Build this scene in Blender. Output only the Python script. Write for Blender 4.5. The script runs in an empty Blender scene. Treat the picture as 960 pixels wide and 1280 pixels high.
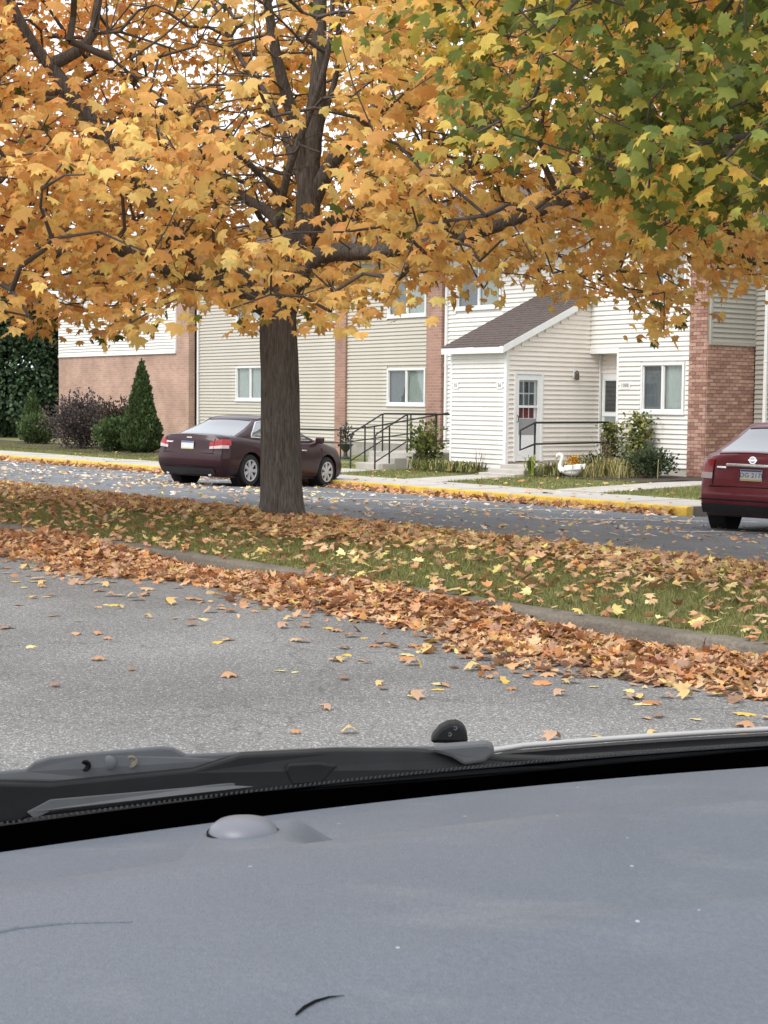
import bpy, bmesh, math, random
import numpy as np
from mathutils import Vector, Matrix

R = math.radians
random.seed(7); rng = np.random.default_rng(11)
S = bpy.context.scene
COL = S.collection

# ------------------------------------------------------------------ camera
CAMZ = 1.45
cam = bpy.data.cameras.new('camera'); camo = bpy.data.objects.new('camera', cam); COL.objects.link(camo)
cam.sensor_fit = 'VERTICAL'; cam.sensor_height = 24.0; cam.lens = 2000 / 1280 * 24.0
cam.clip_start = 0.02; cam.clip_end = 3000
camo.matrix_world = Matrix.Translation((0, 0, CAMZ)) @ Matrix.Rotation(R(90 - 3.92), 4, 'X') @ Matrix.Rotation(R(0.573), 4, 'Z')
cam.dof.use_dof = True; cam.dof.focus_distance = 20.0; cam.dof.aperture_fstop = 64.0
S.camera = camo

# ------------------------------------------------------------------ sky and sun (bright overcast)
SUN_EL, SUN_AZ = 52.0, 222.0            # azimuth clockwise from +Y
W_ = bpy.data.worlds.new('World'); S.world = W_; W_.use_nodes = True
nt = W_.node_tree; nt.nodes.clear()
wo = nt.nodes.new('ShaderNodeOutputWorld'); bg = nt.nodes.new('ShaderNodeBackground')
sk = nt.nodes.new('ShaderNodeTexSky'); sk.sky_type = 'NISHITA'; sk.sun_disc = False
sk.sun_elevation = R(SUN_EL); sk.sun_rotation = R(SUN_AZ); sk.air_density = 1.0; sk.dust_density = 1.5; sk.ozone_density = 1.0
hs = nt.nodes.new('ShaderNodeHueSaturation'); hs.inputs['Saturation'].default_value = 0.22; hs.inputs['Value'].default_value = 1.0
cl = nt.nodes.new('ShaderNodeMix'); cl.data_type = 'RGBA'; cl.inputs[0].default_value = 0.7; cl.inputs[7].default_value = (7.2, 7.5, 8.0, 1)   # an even cloud layer over the clear sky
nt.links.new(sk.outputs[0], hs.inputs['Color']); nt.links.new(hs.outputs[0], cl.inputs[6]); nt.links.new(cl.outputs[2], bg.inputs[0]); bg.inputs[1].default_value = 0.13
nt.links.new(bg.outputs[0], wo.inputs[0])
sl = bpy.data.lights.new('sun', 'SUN'); sl.energy = 1.5; sl.angle = R(35); sl.color = (1.0, 0.965, 0.91)
so = bpy.data.objects.new('sun', sl); COL.objects.link(so)
sd = Vector((math.sin(R(SUN_AZ)) * math.cos(R(SUN_EL)), math.cos(R(SUN_AZ)) * math.cos(R(SUN_EL)), math.sin(R(SUN_EL))))
so.rotation_euler = (-sd).to_track_quat('-Z', 'Y').to_euler()
so.location = sd * 60
S.view_settings.view_transform = 'Standard'; S.view_settings.look = 'None'
S.view_settings.gamma = 1.0; S.view_settings.use_curve_mapping = False
S.view_settings.exposure = 0.8
S.render.engine = 'CYCLES'
S.cycles.use_denoising = True
S.cycles.max_bounces = 8; S.cycles.transparent_max_bounces = 12
try: S.cycles.denoising_input_passes = 'RGB_ALBEDO_NORMAL'
except Exception: pass

# ------------------------------------------------------------------ site frame: p along the street, q towards the building
U = Vector((.607, -.794, 0)).normalized(); V = Vector((-U.y, U.x, 0))
O = Vector((0, 19, 0)); ROT = math.atan2(U.y, U.x)
def F(p, q, z=0.0): return O + U * p + V * q + Vector((0, 0, z))
def lotz(q): return -0.045 * min(max(q, 0), 12.0)

# ------------------------------------------------------------------ helpers
def tag(o, label=None, cat=None, group=None, kind=None):
    if label: o['label'] = label
    if cat: o['category'] = cat
    if group: o['group'] = group
    if kind: o['kind'] = kind
    return o
def link(name, data, parent=None):
    o = bpy.data.objects.new(name, data); COL.objects.link(o)
    if parent is not None: o.parent = parent
    return o
def empty(name, loc, rz=0.0):
    o = bpy.data.objects.new(name, None); COL.objects.link(o)
    o.location = loc; o.rotation_euler = (0, 0, rz); o.empty_display_size = 0.2
    return o
def smooth_by_angle(me, deg=35):
    bm = bmesh.new(); bm.from_mesh(me); a = R(deg)
    for f in bm.faces: f.smooth = True
    for e in bm.edges:
        e.smooth = not (len(e.link_faces) == 2 and e.calc_face_angle(0) > a)
    bm.to_mesh(me); bm.free()

class MB:
    """collects shapes; build() links them as one mesh object"""
    def __init__(s): s.v = []; s.f = []
    def add(s, verts, faces):
        k = len(s.v); s.v += [tuple(a) for a in verts]; s.f += [tuple(i + k for i in f) for f in faces]; return s
    def box(s, x0, x1, y0, y1, z0, z1):
        return s.add([(x0,y0,z0),(x1,y0,z0),(x1,y1,z0),(x0,y1,z0),(x0,y0,z1),(x1,y0,z1),(x1,y1,z1),(x0,y1,z1)],
                     [(0,3,2,1),(4,5,6,7),(0,1,5,4),(1,2,6,5),(2,3,7,6),(3,0,4,7)])
    def hexa(s, b, t):
        return s.add(list(b) + list(t), [(0,3,2,1),(4,5,6,7),(0,1,5,4),(1,2,6,5),(2,3,7,6),(3,0,4,7)])
    def prism(s, poly, d):
        n = len(poly); d = Vector(d)
        vs = [Vector(a) for a in poly] + [Vector(a) + d for a in poly]
        return s.add(vs, [tuple(range(n))[::-1], tuple(range(n, 2*n))] + [(i, (i+1) % n, n + (i+1) % n, n + i) for i in range(n)])
    def tube(s, pts, r, n=8, cap=True):
        pts = [Vector(a) for a in pts]; m = len(pts)
        rs = list(r) if hasattr(r, '__len__') else [r] * m
        rings = []; prev = None
        for i, c in enumerate(pts):
            t = (pts[min(i+1, m-1)] - pts[max(i-1, 0)])
            if t.length < 1e-9: t = Vector((0,0,1))
            t.normalize()
            if prev is None:
                a = Vector((0,0,1)) if abs(t.z) < .9 else Vector((1,0,0))
                prev = t.cross(a).normalized()
            x = (prev - t * prev.dot(t))
            x = x.normalized() if x.length > 1e-6 else t.orthogonal().normalized()
            y = t.cross(x); prev = x
            rings.append([c + (x * math.cos(2*math.pi*k/n) + y * math.sin(2*math.pi*k/n)) * rs[i] for k in range(n)])
        vs = [q for g in rings for q in g]; fs = []
        for i in range(m-1):
            for k in range(n):
                fs.append((i*n+k, i*n+(k+1) % n, (i+1)*n+(k+1) % n, (i+1)*n+k))
        if cap: fs += [tuple(range(n))[::-1], tuple(range((m-1)*n, m*n))]
        return s.add(vs, fs)
    def lathe(s, prof, c=(0,0,0), axis='z', n=24, cap=True):
        c = Vector(c); vs = []
        for (r, h) in prof:
            for k in range(n):
                a = 2*math.pi*k/n
                d = {'z': Vector((r*math.cos(a), r*math.sin(a), h)), 'y': Vector((r*math.sin(a), h, r*math.cos(a))), 'x': Vector((h, r*math.cos(a), r*math.sin(a)))}[axis]
                vs.append(c + d)
        fs = []
        for i in range(len(prof)-1):
            for k in range(n): fs.append((i*n+k, i*n+(k+1) % n, (i+1)*n+(k+1) % n, (i+1)*n+k))
        if cap: fs += [tuple(range(n))[::-1], tuple(range((len(prof)-1)*n, len(prof)*n))]
        return s.add(vs, fs)
    def grid(s, fn, us, vs_):
        nu, nv = len(us), len(vs_)
        return s.add([fn(a, b) for a in us for b in vs_], [(i*nv+j, (i+1)*nv+j, (i+1)*nv+j+1, i*nv+j+1) for i in range(nu-1) for j in range(nv-1)])
    def mesh(s, name, mat, smooth=None, recalc=True):
        me = bpy.data.meshes.new(name); me.from_pydata([tuple(a) for a in s.v], [], s.f)
        if mat is not None: me.materials.append(mat)
        if recalc:
            bm = bmesh.new(); bm.from_mesh(me); bmesh.ops.remove_doubles(bm, verts=bm.verts, dist=1e-5); bmesh.ops.recalc_face_normals(bm, faces=bm.faces); bm.to_mesh(me); bm.free()
        if smooth: smooth_by_angle(me, smooth)
        me.update(); return me
    def build(s, name, mat, parent=None, smooth=None, off=None, recalc=True):
        if off is not None: s.v = [(a[0]-off[0], a[1]-off[1], a[2]-off[2]) for a in s.v]
        return link(name, s.mesh(name, mat, smooth, recalc), parent)

def tri_mesh(name, verts, faces, tint=None, mat=None, parent=None, smooth=False):
    """fast mesh from numpy arrays of triangles"""
    me = bpy.data.meshes.new(name); nv, nf = len(verts), len(faces)
    me.vertices.add(nv); me.vertices.foreach_set('co', np.ascontiguousarray(verts, dtype=np.float32).ravel())
    me.loops.add(nf*3); me.loops.foreach_set('vertex_index', np.ascontiguousarray(faces, dtype=np.int32).ravel())
    me.polygons.add(nf); me.polygons.foreach_set('loop_start', np.arange(0, nf*3, 3, dtype=np.int32))
    me.update(calc_edges=True)
    if tint is not None:
        at = me.attributes.new('tint', 'FLOAT_COLOR', 'POINT')
        c = np.ones((nv, 4), dtype=np.float32); c[:, :3] = tint; at.data.foreach_set('color', c.ravel())
    if mat: me.materials.append(mat)
    if smooth: me.polygons.foreach_set('use_smooth', np.ones(nf, dtype=bool))
    return link(name, me, parent)

# ------------------------------------------------------------------ materials
def nodes(name):
    m = bpy.data.materials.new(name); m.use_nodes = True; t = m.node_tree
    return m, t, t.nodes['Principled BSDF'], t.nodes['Material Output']
def N(t, kind, **kw):
    n = t.nodes.new(kind)
    for k, v in kw.items():
        if k in n.inputs: n.inputs[k].default_value = v
        else: setattr(n, k, v)
    return n
def ramp(t, stops):
    n = t.nodes.new('ShaderNodeValToRGB'); e = n.color_ramp.elements
    while len(e) < len(stops): e.new(0.5)
    for i, (p, c) in enumerate(stops): e[i].position = p; e[i].color = (*c[:3], 1)
    return n
def mul(c, k): return tuple(min(1, a*k) for a in c)
def mat(name, col, rough=.7, var=.18, scale=6, bump=0, bscale=60, metal=0, spec=.5, coat=0, fine=None, stretch=None):
    """plain surface with two octaves of uneven colour and fine relief"""
    m, t, b, o = nodes(name)
    tc = N(t, 'ShaderNodeTexCoord'); src = tc.outputs['Object']
    if stretch:
        mp = N(t, 'ShaderNodeMapping'); mp.inputs['Scale'].default_value = stretch; t.links.new(src, mp.inputs[0]); src = mp.outputs[0]
    n1 = N(t, 'ShaderNodeTexNoise', Scale=scale, Detail=6.0, Roughness=.6); t.links.new(src, n1.inputs['Vector'])
    r1 = ramp(t, [(.3, mul(col, 1-var)), (.7, mul(col, 1+var))]); t.links.new(n1.outputs[0], r1.inputs[0])
    last = r1.outputs[0]
    if fine:
        n2 = N(t, 'ShaderNodeTexNoise', Scale=fine[0], Detail=2.0); t.links.new(src, n2.inputs['Vector'])
        r2 = ramp(t, [(.35, (1-fine[1],)*3), (.65, (1+fine[1],)*3)]); t.links.new(n2.outputs[0], r2.inputs[0])
        mx = N(t, 'ShaderNodeMix', data_type='RGBA', blend_type='MULTIPLY'); mx.inputs[0].default_value = 1
        t.links.new(last, mx.inputs[6]); t.links.new(r2.outputs[0], mx.inputs[7]); last = mx.outputs[2]
    t.links.new(last, b.inputs['Base Color'])
    b.inputs['Roughness'].default_value = rough; b.inputs['Metallic'].default_value = metal; b.inputs['Specular IOR Level'].default_value = spec
    b.inputs['Coat Weight'].default_value = coat
    if bump:
        n3 = N(t, 'ShaderNodeTexNoise', Scale=bscale, Detail=4.0); t.links.new(src, n3.inputs['Vector'])
        bp = N(t, 'ShaderNodeBump', Strength=bump, Distance=.02); t.links.new(n3.outputs[0], bp.inputs['Height']); t.links.new(bp.outputs[0], b.inputs['Normal'])
    return m
def leafmat(name, trans=.4, rough=.6, spec=.25):
    m, t, b, o = nodes(name)
    at = N(t, 'ShaderNodeAttribute', attribute_name='tint')
    tc = N(t, 'ShaderNodeTexCoord'); n1 = N(t, 'ShaderNodeTexNoise', Scale=22.0, Detail=3.0); t.links.new(tc.outputs['Object'], n1.inputs['Vector'])
    r1 = ramp(t, [(.3, (.78,)*3), (.7, (1.15,)*3)]); t.links.new(n1.outputs[0], r1.inputs[0])
    mx = N(t, 'ShaderNodeMix', data_type='RGBA', blend_type='MULTIPLY'); mx.inputs[0].default_value = 1
    t.links.new(at.outputs['Color'], mx.inputs[6]); t.links.new(r1.outputs[0], mx.inputs[7])
    t.links.new(mx.outputs[2], b.inputs['Base Color']); b.inputs['Roughness'].default_value = rough; b.inputs['Specular IOR Level'].default_value = spec
    tr = N(t, 'ShaderNodeBsdfTranslucent'); t.links.new(mx.outputs[2], tr.inputs[0])
    ms = N(t, 'ShaderNodeMixShader'); ms.inputs[0].default_value = trans
    t.links.new(b.outputs[0], ms.inputs[1]); t.links.new(tr.outputs[0], ms.inputs[2]); t.links.new(ms.outputs[0], o.inputs[0])
    return m
def brickmat(name, c1, c2, mortar, along='X'):
    m, t, b, o = nodes(name)
    tc = N(t, 'ShaderNodeTexCoord'); sp = N(t, 'ShaderNodeSeparateXYZ'); cb = N(t, 'ShaderNodeCombineXYZ')
    t.links.new(tc.outputs['Object'], sp.inputs[0]); ad = N(t, 'ShaderNodeMath', operation='ADD')
    t.links.new(sp.outputs[0], ad.inputs[0]); t.links.new(sp.outputs[1], ad.inputs[1])
    t.links.new(ad.outputs[0], cb.inputs[0]); t.links.new(sp.outputs[2], cb.inputs[1])
    br = N(t, 'ShaderNodeTexBrick'); br.inputs['Scale'].default_value = 1.0
    br.inputs['Brick Width'].default_value = .213; br.inputs['Row Height'].default_value = .081; br.inputs['Mortar Size'].default_value = .006
    br.inputs['Color1'].default_value = (*c1, 1); br.inputs['Color2'].default_value = (*c2, 1); br.inputs['Mortar'].default_value = (*mortar, 1); br.inputs['Bias'].default_value = 0.0
    t.links.new(cb.outputs[0], br.inputs['Vector'])
    n1 = N(t, 'ShaderNodeTexNoise', Scale=1.3, Detail=5.0); t.links.new(tc.outputs['Object'], n1.inputs['Vector'])
    r1 = ramp(t, [(.3, (.82,)*3), (.72, (1.2,)*3)]); t.links.new(n1.outputs[0], r1.inputs[0])
    mx = N(t, 'ShaderNodeMix', data_type='RGBA', blend_type='MULTIPLY'); mx.inputs[0].default_value = 1
    t.links.new(br.outputs[0], mx.inputs[6]); t.links.new(r1.outputs[0], mx.inputs[7]); t.links.new(mx.outputs[2], b.inputs['Base Color'])
    bp = N(t, 'ShaderNodeBump', Strength=.6, Distance=.01); bp.invert = True; t.links.new(br.outputs['Fac'], bp.inputs['Height']); t.links.new(bp.outputs[0], b.inputs['Normal'])
    b.inputs['Roughness'].default_value = .9
    return m
def asphalt(name, dark, light, stone, patch, fleck=160.0):
    m, t, b, o = nodes(name)
    tc = N(t, 'ShaderNodeTexCoord'); P = tc.outputs['Object']
    vo = N(t, 'ShaderNodeTexVoronoi', Scale=fleck); t.links.new(P, vo.inputs['Vector'])
    wn = N(t, 'ShaderNodeTexWhiteNoise'); t.links.new(vo.outputs['Position'], wn.inputs['Vector'])
    r1 = ramp(t, [(0, dark), (.55, light), (.86, light), (.97, stone)]); t.links.new(wn.outputs['Value'], r1.inputs[0])
    n1 = N(t, 'ShaderNodeTexNoise', Scale=.55, Detail=7.0, Roughness=.62); t.links.new(P, n1.inputs['Vector'])
    r2 = ramp(t, [(.3, (1-patch,)*3), (.7, (1+patch,)*3)]); t.links.new(n1.outputs[0], r2.inputs[0])
    n4 = N(t, 'ShaderNodeTexNoise', Scale=38.0, Detail=4.0, Roughness=.7); t.links.new(P, n4.inputs['Vector'])
    r4 = ramp(t, [(.3, (.66,)*3), (.7, (1.34,)*3)]); t.links.new(n4.outputs[0], r4.inputs[0])
    mx = N(t, 'ShaderNodeMix', data_type='RGBA', blend_type='MULTIPLY'); mx.inputs[0].default_value = 1
    mx2 = N(t, 'ShaderNodeMix', data_type='RGBA', blend_type='MULTIPLY'); mx2.inputs[0].default_value = 1
    t.links.new(r1.outputs[0], mx.inputs[6]); t.links.new(r2.outputs[0], mx.inputs[7])
    t.links.new(mx.outputs[2], mx2.inputs[6]); t.links.new(r4.outputs[0], mx2.inputs[7]); last = mx2.outputs[2]
    # a few hairline cracks
    nd = N(t, 'ShaderNodeTexNoise', Scale=1.7, Detail=4.0); t.links.new(P, nd.inputs['Vector'])
    va = N(t, 'ShaderNodeVectorMath', operation='ADD'); t.links.new(P, va.inputs[0]); t.links.new(nd.outputs['Color'], va.inputs[1])
    vc = N(t, 'ShaderNodeTexVoronoi', Scale=.33, feature='DISTANCE_TO_EDGE'); t.links.new(va.outputs[0], vc.inputs['Vector'])
    rc = ramp(t, [(.0, (.45,)*3), (.006, (1,)*3)]); t.links.new(vc.outputs['Distance'], rc.inputs[0])
    m3 = N(t, 'ShaderNodeMix', data_type='RGBA', blend_type='MULTIPLY'); m3.inputs[0].default_value = .55
    t.links.new(last, m3.inputs[6]); t.links.new(rc.outputs[0], m3.inputs[7])
    t.links.new(m3.outputs[2], b.inputs['Base Color']); b.inputs['Roughness'].default_value = .85; b.inputs['Specular IOR Level'].default_value = .3
    bp = N(t, 'ShaderNodeBump', Strength=.7, Distance=.006); t.links.new(wn.outputs['Value'], bp.inputs['Height']); t.links.new(bp.outputs[0], b.inputs['Normal'])
    return m
def glassmat(name, tint=(1,1,1), gloss=.12, rough=.02):
    m, t, b, o = nodes(name); t.nodes.remove(b)
    tr = N(t, 'ShaderNodeBsdfTransparent'); tr.inputs[0].default_value = (*tint, 1)
    gl = N(t, 'ShaderNodeBsdfGlossy'); gl.inputs['Roughness'].default_value = rough
    lw = N(t, 'ShaderNodeLayerWeight'); pw_ = N(t, 'ShaderNodeMath', operation='POWER'); pw_.inputs[1].default_value = 4.0; t.links.new(lw.outputs['Facing'], pw_.inputs[0])
    fr = N(t, 'ShaderNodeMath', operation='MULTIPLY'); fr.inputs[1].default_value = .6; t.links.new(pw_.outputs[0], fr.inputs[0]); mm = N(t, 'ShaderNodeMath', operation='ADD'); mm.inputs[1].default_value = gloss; mm.use_clamp = True
    t.links.new(fr.outputs[0], mm.inputs[0]); ms = N(t, 'ShaderNodeMixShader')
    t.links.new(mm.outputs[0], ms.inputs[0]); t.links.new(tr.outputs[0], ms.inputs[1]); t.links.new(gl.outputs[0], ms.inputs[2]); t.links.new(ms.outputs[0], o.inputs[0])
    return m
def barkmat():
    m, t, b, o = nodes('bark')
    tc = N(t, 'ShaderNodeTexCoord'); mp = N(t, 'ShaderNodeMapping'); mp.inputs['Scale'].default_value = (1, 1, .11); t.links.new(tc.outputs['Object'], mp.inputs[0])
    n1 = N(t, 'ShaderNodeTexNoise', Scale=46.0, Detail=6.0, Roughness=.7, Distortion=.8); t.links.new(mp.outputs[0], n1.inputs['Vector'])
    r1 = ramp(t, [(.30, (.06, .053, .048)), (.5, (.145, .130, .118)), (.72, (.25, .228, .21))]); t.links.new(n1.outputs[0], r1.inputs[0])
    t.links.new(r1.outputs[0], b.inputs['Base Color']); b.inputs['Roughness'].default_value = .95; b.inputs['Specular IOR Level'].default_value = .15
    bp = N(t, 'ShaderNodeBump', Strength=1.0, Distance=.03); t.links.new(n1.outputs[0], bp.inputs['Height']); t.links.new(bp.outputs[0], b.inputs['Normal'])
    return m

mASPH = asphalt('old_asphalt', (.105,.104,.102), (.205,.202,.198), (.46,.455,.44), .26)
mASPH2 = asphalt('blue_asphalt', (.11,.117,.128), (.185,.195,.21), (.29,.30,.31), .22)
mCONC = mat('concrete', (.44,.41,.37), .9, .12, 2.5, .25, 90, fine=(60, .08))
mKERB = mat('weathered_kerb', (.15,.13,.105), .92, .25, 3.0, .5, 60, fine=(45, .15))
mYEL = mat('yellow_kerb_paint', (.62,.40,.055), .75, .25, 3.5, .3, 50, fine=(30, .15))
def worn(m, under, lo, hi):
    t = m.node_tree; b = t.nodes['Principled BSDF']; src = b.inputs['Base Color'].links[0].from_socket
    tc = N(t, 'ShaderNodeTexCoord'); n1 = N(t, 'ShaderNodeTexNoise', Scale=4.0, Detail=9.0, Roughness=.72); t.links.new(tc.outputs['Object'], n1.inputs['Vector'])
    r1 = ramp(t, [(lo, (0,)*3), (hi, (1,)*3)]); t.links.new(n1.outputs[0], r1.inputs[0]); mx = N(t, 'ShaderNodeMix', data_type='RGBA')
    t.links.new(r1.outputs[0], mx.inputs[0]); t.links.new(src, mx.inputs[6]); mx.inputs[7].default_value = (*under, 1); t.links.new(mx.outputs[2], b.inputs['Base Color'])
worn(mYEL, (.30,.26,.21), .56, .64)
mLINE = mat('road_paint', (.68,.68,.67), .8, .3, 9)
mSOIL = mat('soil_and_turf', (.15,.155,.055), .95, .45, 2.2, .6, 25, fine=(30, .3))
mLAWN = mat('lawn_turf', (.17,.185,.065), .95, .3, 1.2, .6, 40, fine=(28, .3))
mBED = mat('mulch', (.06,.045,.033), .95, .4, 6, .8, 40)
mWSID = mat('white_siding_vinyl', (.72,.70,.655), .55, .06, 1.5, .05, 30, fine=(9, .03))
mTSID = mat('tan_siding_vinyl', (.50,.465,.40), .6, .05, 1.5, .05, 30, fine=(9, .03))
mGSID = mat('grey_siding_vinyl', (.36,.34,.30), .6, .05, 1.5, .05, 30, fine=(9, .03))
mCSID = mat('cream_toned_siding', (.77,.71,.64), .6, .05, 1.5, .05, 30, fine=(9, .03))  # creamier tone than the white boards, for porch side and recess walls
mTRIM = mat('white_trim', (.78,.78,.77), .5, .04, 4)
mBRK = brickmat('brickwork', (.38,.215,.16), (.30,.16,.12), (.40,.34,.29))
mBRKF = brickmat('pale_brickwork', (.46,.29,.22), (.39,.235,.175), (.46,.38,.32))
mMORT = mat('mortar', (.40,.33,.27), .95, .12, 8)
mBRICKS = [mat('fired_brick', c, .9, .2, 14, .3, 60) for c in ((.37,.205,.155), (.28,.145,.112), (.43,.265,.205))]
mSHIN = mat('shingle', (.10,.075,.066), .95, .3, 16, .6, 80, fine=(120, .25))
mRAIL = mat('black_metal', (.018,.018,.02), .45, .2, 10)
mCURT = mat('pale_curtain', (.33,.365,.345), .9, .08, 3)
mDARKR = mat('dark_room', (.035,.037,.042), .9, .2, 2)
mBLIND = mat('grey_blind', (.12,.13,.145), .85, .1, 3)
mGLASS = glassmat('window_glass', (.95,.97,.96), .06)
mBARK = barkmat()
mLEAF = leafmat('maple_leaf', .48)
mDEAD = leafmat('dry_leaf', .15, .75)
mGRASS = leafmat('grass_blade', .25, .6)
mBUSH = leafmat('shrub_leaf', .2, .5)
mTWIG = mat('twig_bark', (.10,.085,.075), .9, .3, 9)
# ================================================================== the setting
def site(name, mb, m, kind='structure', parent=None, smooth=None):
    o = mb.build(name, m, parent, smooth)
    if parent is None: o.location = O; o.rotation_euler = (0, 0, ROT)
    if kind and parent is None: o['kind'] = kind
    return o
def lin(a, b, n): return [a + (b - a) * i / (n - 1) for i in range(n)]

g = MB(); g.grid(lambda a, b: (a, b, -.70), lin(-1500, 1500, 3), lin(-1500, 1500, 3)); site('ground', g, mLAWN)
g = MB(); g.grid(lambda a, b: (a, b, 0.0), lin(-80, 60, 3), lin(-45, -4.55, 3)); site('near_parking_lot', g, mASPH)
g = MB()
g.grid(lambda a, b: (a, b, lotz(b) - .004), lin(-90, -2.9, 8), [-1.13, 0.0, 2.2, 4.4, 8.6])
g.grid(lambda a, b: (a, b, lotz(b) - .004), lin(-2.9, 30, 8), [-1.13, 0.0, 2.2, 4.4, 8.6, 10.2, 11.65]); site('far_parking_lot', g, mASPH2)

K0 = -4.57                                   # face of the near kerb
Q1 = -1.1                                    # face of the rear kerb
def medz(q):
    t = (q - K0) / (Q1 - K0); return .125 + .05 * math.sin(math.pi * min(max(t, 0), 1))
g = MB(); g.grid(lambda a, b: (a, b, medz(b) - .012 + .012 * math.sin(a * 1.7 + b * 2.1)), lin(-80, 40, 121), lin(K0 + .13, Q1 - .13, 12))
site('median_strip', g, mSOIL, smooth=60)

def kerb_stones(root, p0, p1, q, z0, h, w, m, step=3.0, face=-1, seed=1):
    rr = random.Random(seed); p = p0
    while p < p1:
        L = min(step, p1 - p); jq = rr.uniform(-.008, .008); jz = rr.uniform(-.008, .006)
        prof = [(0, -.12), (0, h - .025), (.007 * -face, h - .008), (.026 * -face, h), (w * -face, h), (w * -face, -.12)]
        mb = MB(); n = len(prof); vs = []
        cuts = lin(p + .005, p + L - .005, 7)
        for c in cuts:
            k = rr.uniform(-.004, .004)
            vs += [(c, q + a + jq + k, z0 + b + jz + (rr.uniform(-.005, .003) if b > 0 else 0)) for a, b in prof]
        fs = [(i*n+j, i*n+(j+1) % n, (i+1)*n+(j+1) % n, (i+1)*n+j) for i in range(6) for j in range(n)]
        fs += [tuple(range(n)), tuple(range(6*n, 7*n))]
        mb.add(vs, fs); mb.build('kerb_stone', m, root, 50); p += L
g = MB(); g.box(-60, 30, K0 + .01, K0 + .14, -.15, .06); kr = site('near_kerb', g, mKERB)
kerb_stones(kr, -36, 18, K0, 0, .13, .15, mKERB, 3.0, -1, 3)
g = MB(); g.box(-80, 30, Q1 - .14, Q1 - .01, -.15, .05); kr = site('median_rear_kerb', g, mKERB)
kerb_stones(kr, -30, 12, Q1, 0, .13, .15, mKERB, 3.0, 1, 4)
KQ = 8.55; KZ = lotz(KQ)
g = MB(); g.box(-90, -2.95, KQ + .01, KQ + .14, KZ - .15, KZ + .08); kr = site('yellow_kerb', g, mYEL)
kerb_stones(kr, -62.9, -2.9, KQ, KZ, .15, .16, mYEL, 3.0, -1, 5)
# the kerb turns in beside the deeper parking bay
g = MB(); g.prism([(-3.06, KQ + .16, KZ - .3), (-2.9, KQ + .16, KZ - .3), (-2.9, KQ + .16, KZ + .15), (-3.06, KQ + .16, KZ + .15)], (0, 3.2, -.02))
g.box(-2.9, 30, 11.65, 11.8, -.8, lotz(11.65) + .15); site('bay_kerb', g, mKERB)

PZ = KZ + .145                                # pavement level
g = MB(); g.box(-90, -3.06, KQ + .16, 10.3, -.7, PZ - .03); pv = site('pavement', g, mCONC)
p = -60.0; k = 0; rr = random.Random(8)
while p < -3.1:
    L = min(1.5, -3.06 - p); mb = MB(); dz = rr.uniform(-.005, .005)
    mb.box(p + .006, p + L - .006, KQ + .165, 10.3, PZ - .06, PZ + dz); mb.build('pavement_slab', mCONC, pv); p += L

def lawnz(q): return PZ - .005 + .07 * min(max((q - 10.3) / 3.0, 0), 1)
g = MB(); g.grid(lambda a, b: (a, b, lawnz(b) + .01 * math.sin(a * 1.3) * (b > 10.4)), lin(-120, 30, 101), lin(10.3, 13.4, 8) + [15, 18, 26]); site('lawn', g, mLAWN, smooth=60)
def path(name, p0, p1, q0, q1, z0, z1):
    g = MB(); g.hexa([(p0, q0, z0 - .2), (p1, q0, z0 - .2), (p1, q1, z1 - .2), (p0, q1, z1 - .2)], [(p0, q0, z0), (p1, q0, z0), (p1, q1, z1), (p0, q1, z1)])
    site(name, g, mCONC)
path('entry_path', -12.75, -11.5, 10.31, 12.3, PZ + .004, lawnz(12.3) + .02)
path('entry_path', -7.9, -6.7, 10.31, 13.3, PZ + .012, lawnz(13.3) + .02)
path('entry_path', -7.9, -6.7, 13.305, 17.3, lawnz(13.3) + .02, lawnz(17.3) + .022)
path('entry_path', -17.05, -15.75, 10.31, 11.75, PZ + .004, lawnz(11.75) + .02)
path('bay_pavement', -3.06, 30, 11.81, 13.2, lotz(11.65) + .15, lotz(11.65) + .16)
g = MB(); g.grid(lambda a, b: (a, b, lawnz(b) + .014 + .02 * math.sin(a * 5 + b * 3) ** 2), lin(-11.35, -8.1, 14), lin(13.0, 15.75, 10))
g.grid(lambda a, b: (a, b, lawnz(b) + .014 + .015 * math.sin(a * 5 + b * 3) ** 2), lin(-15.6, -12.85, 14), lin(12.45, 13.1, 5)); site('mulch_bed', g, mBED, smooth=60)
g = MB(); g.grid(lambda a, b: (a, b, lawnz(b) + .016 + .02 * math.sin(a * 3 + b * 3) ** 2), lin(-46, -26.5, 24), lin(11.4, 14.4, 8)); site('mulch_bed', g, mBED, smooth=60)

# worn white stall lines
for k in range(-9, 4):
    p0 = -1.35 + 2.75 * k; mb = MB(); rr = random.Random(40 + k)
    mb.grid(lambda a, b: (p0 + a + (b - 8.4) * .10, b, lotz(b) + .002), [-.05, .05], lin(3.9, 8.45, 5))
    site('stall_line', mb, mLINE)

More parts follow.
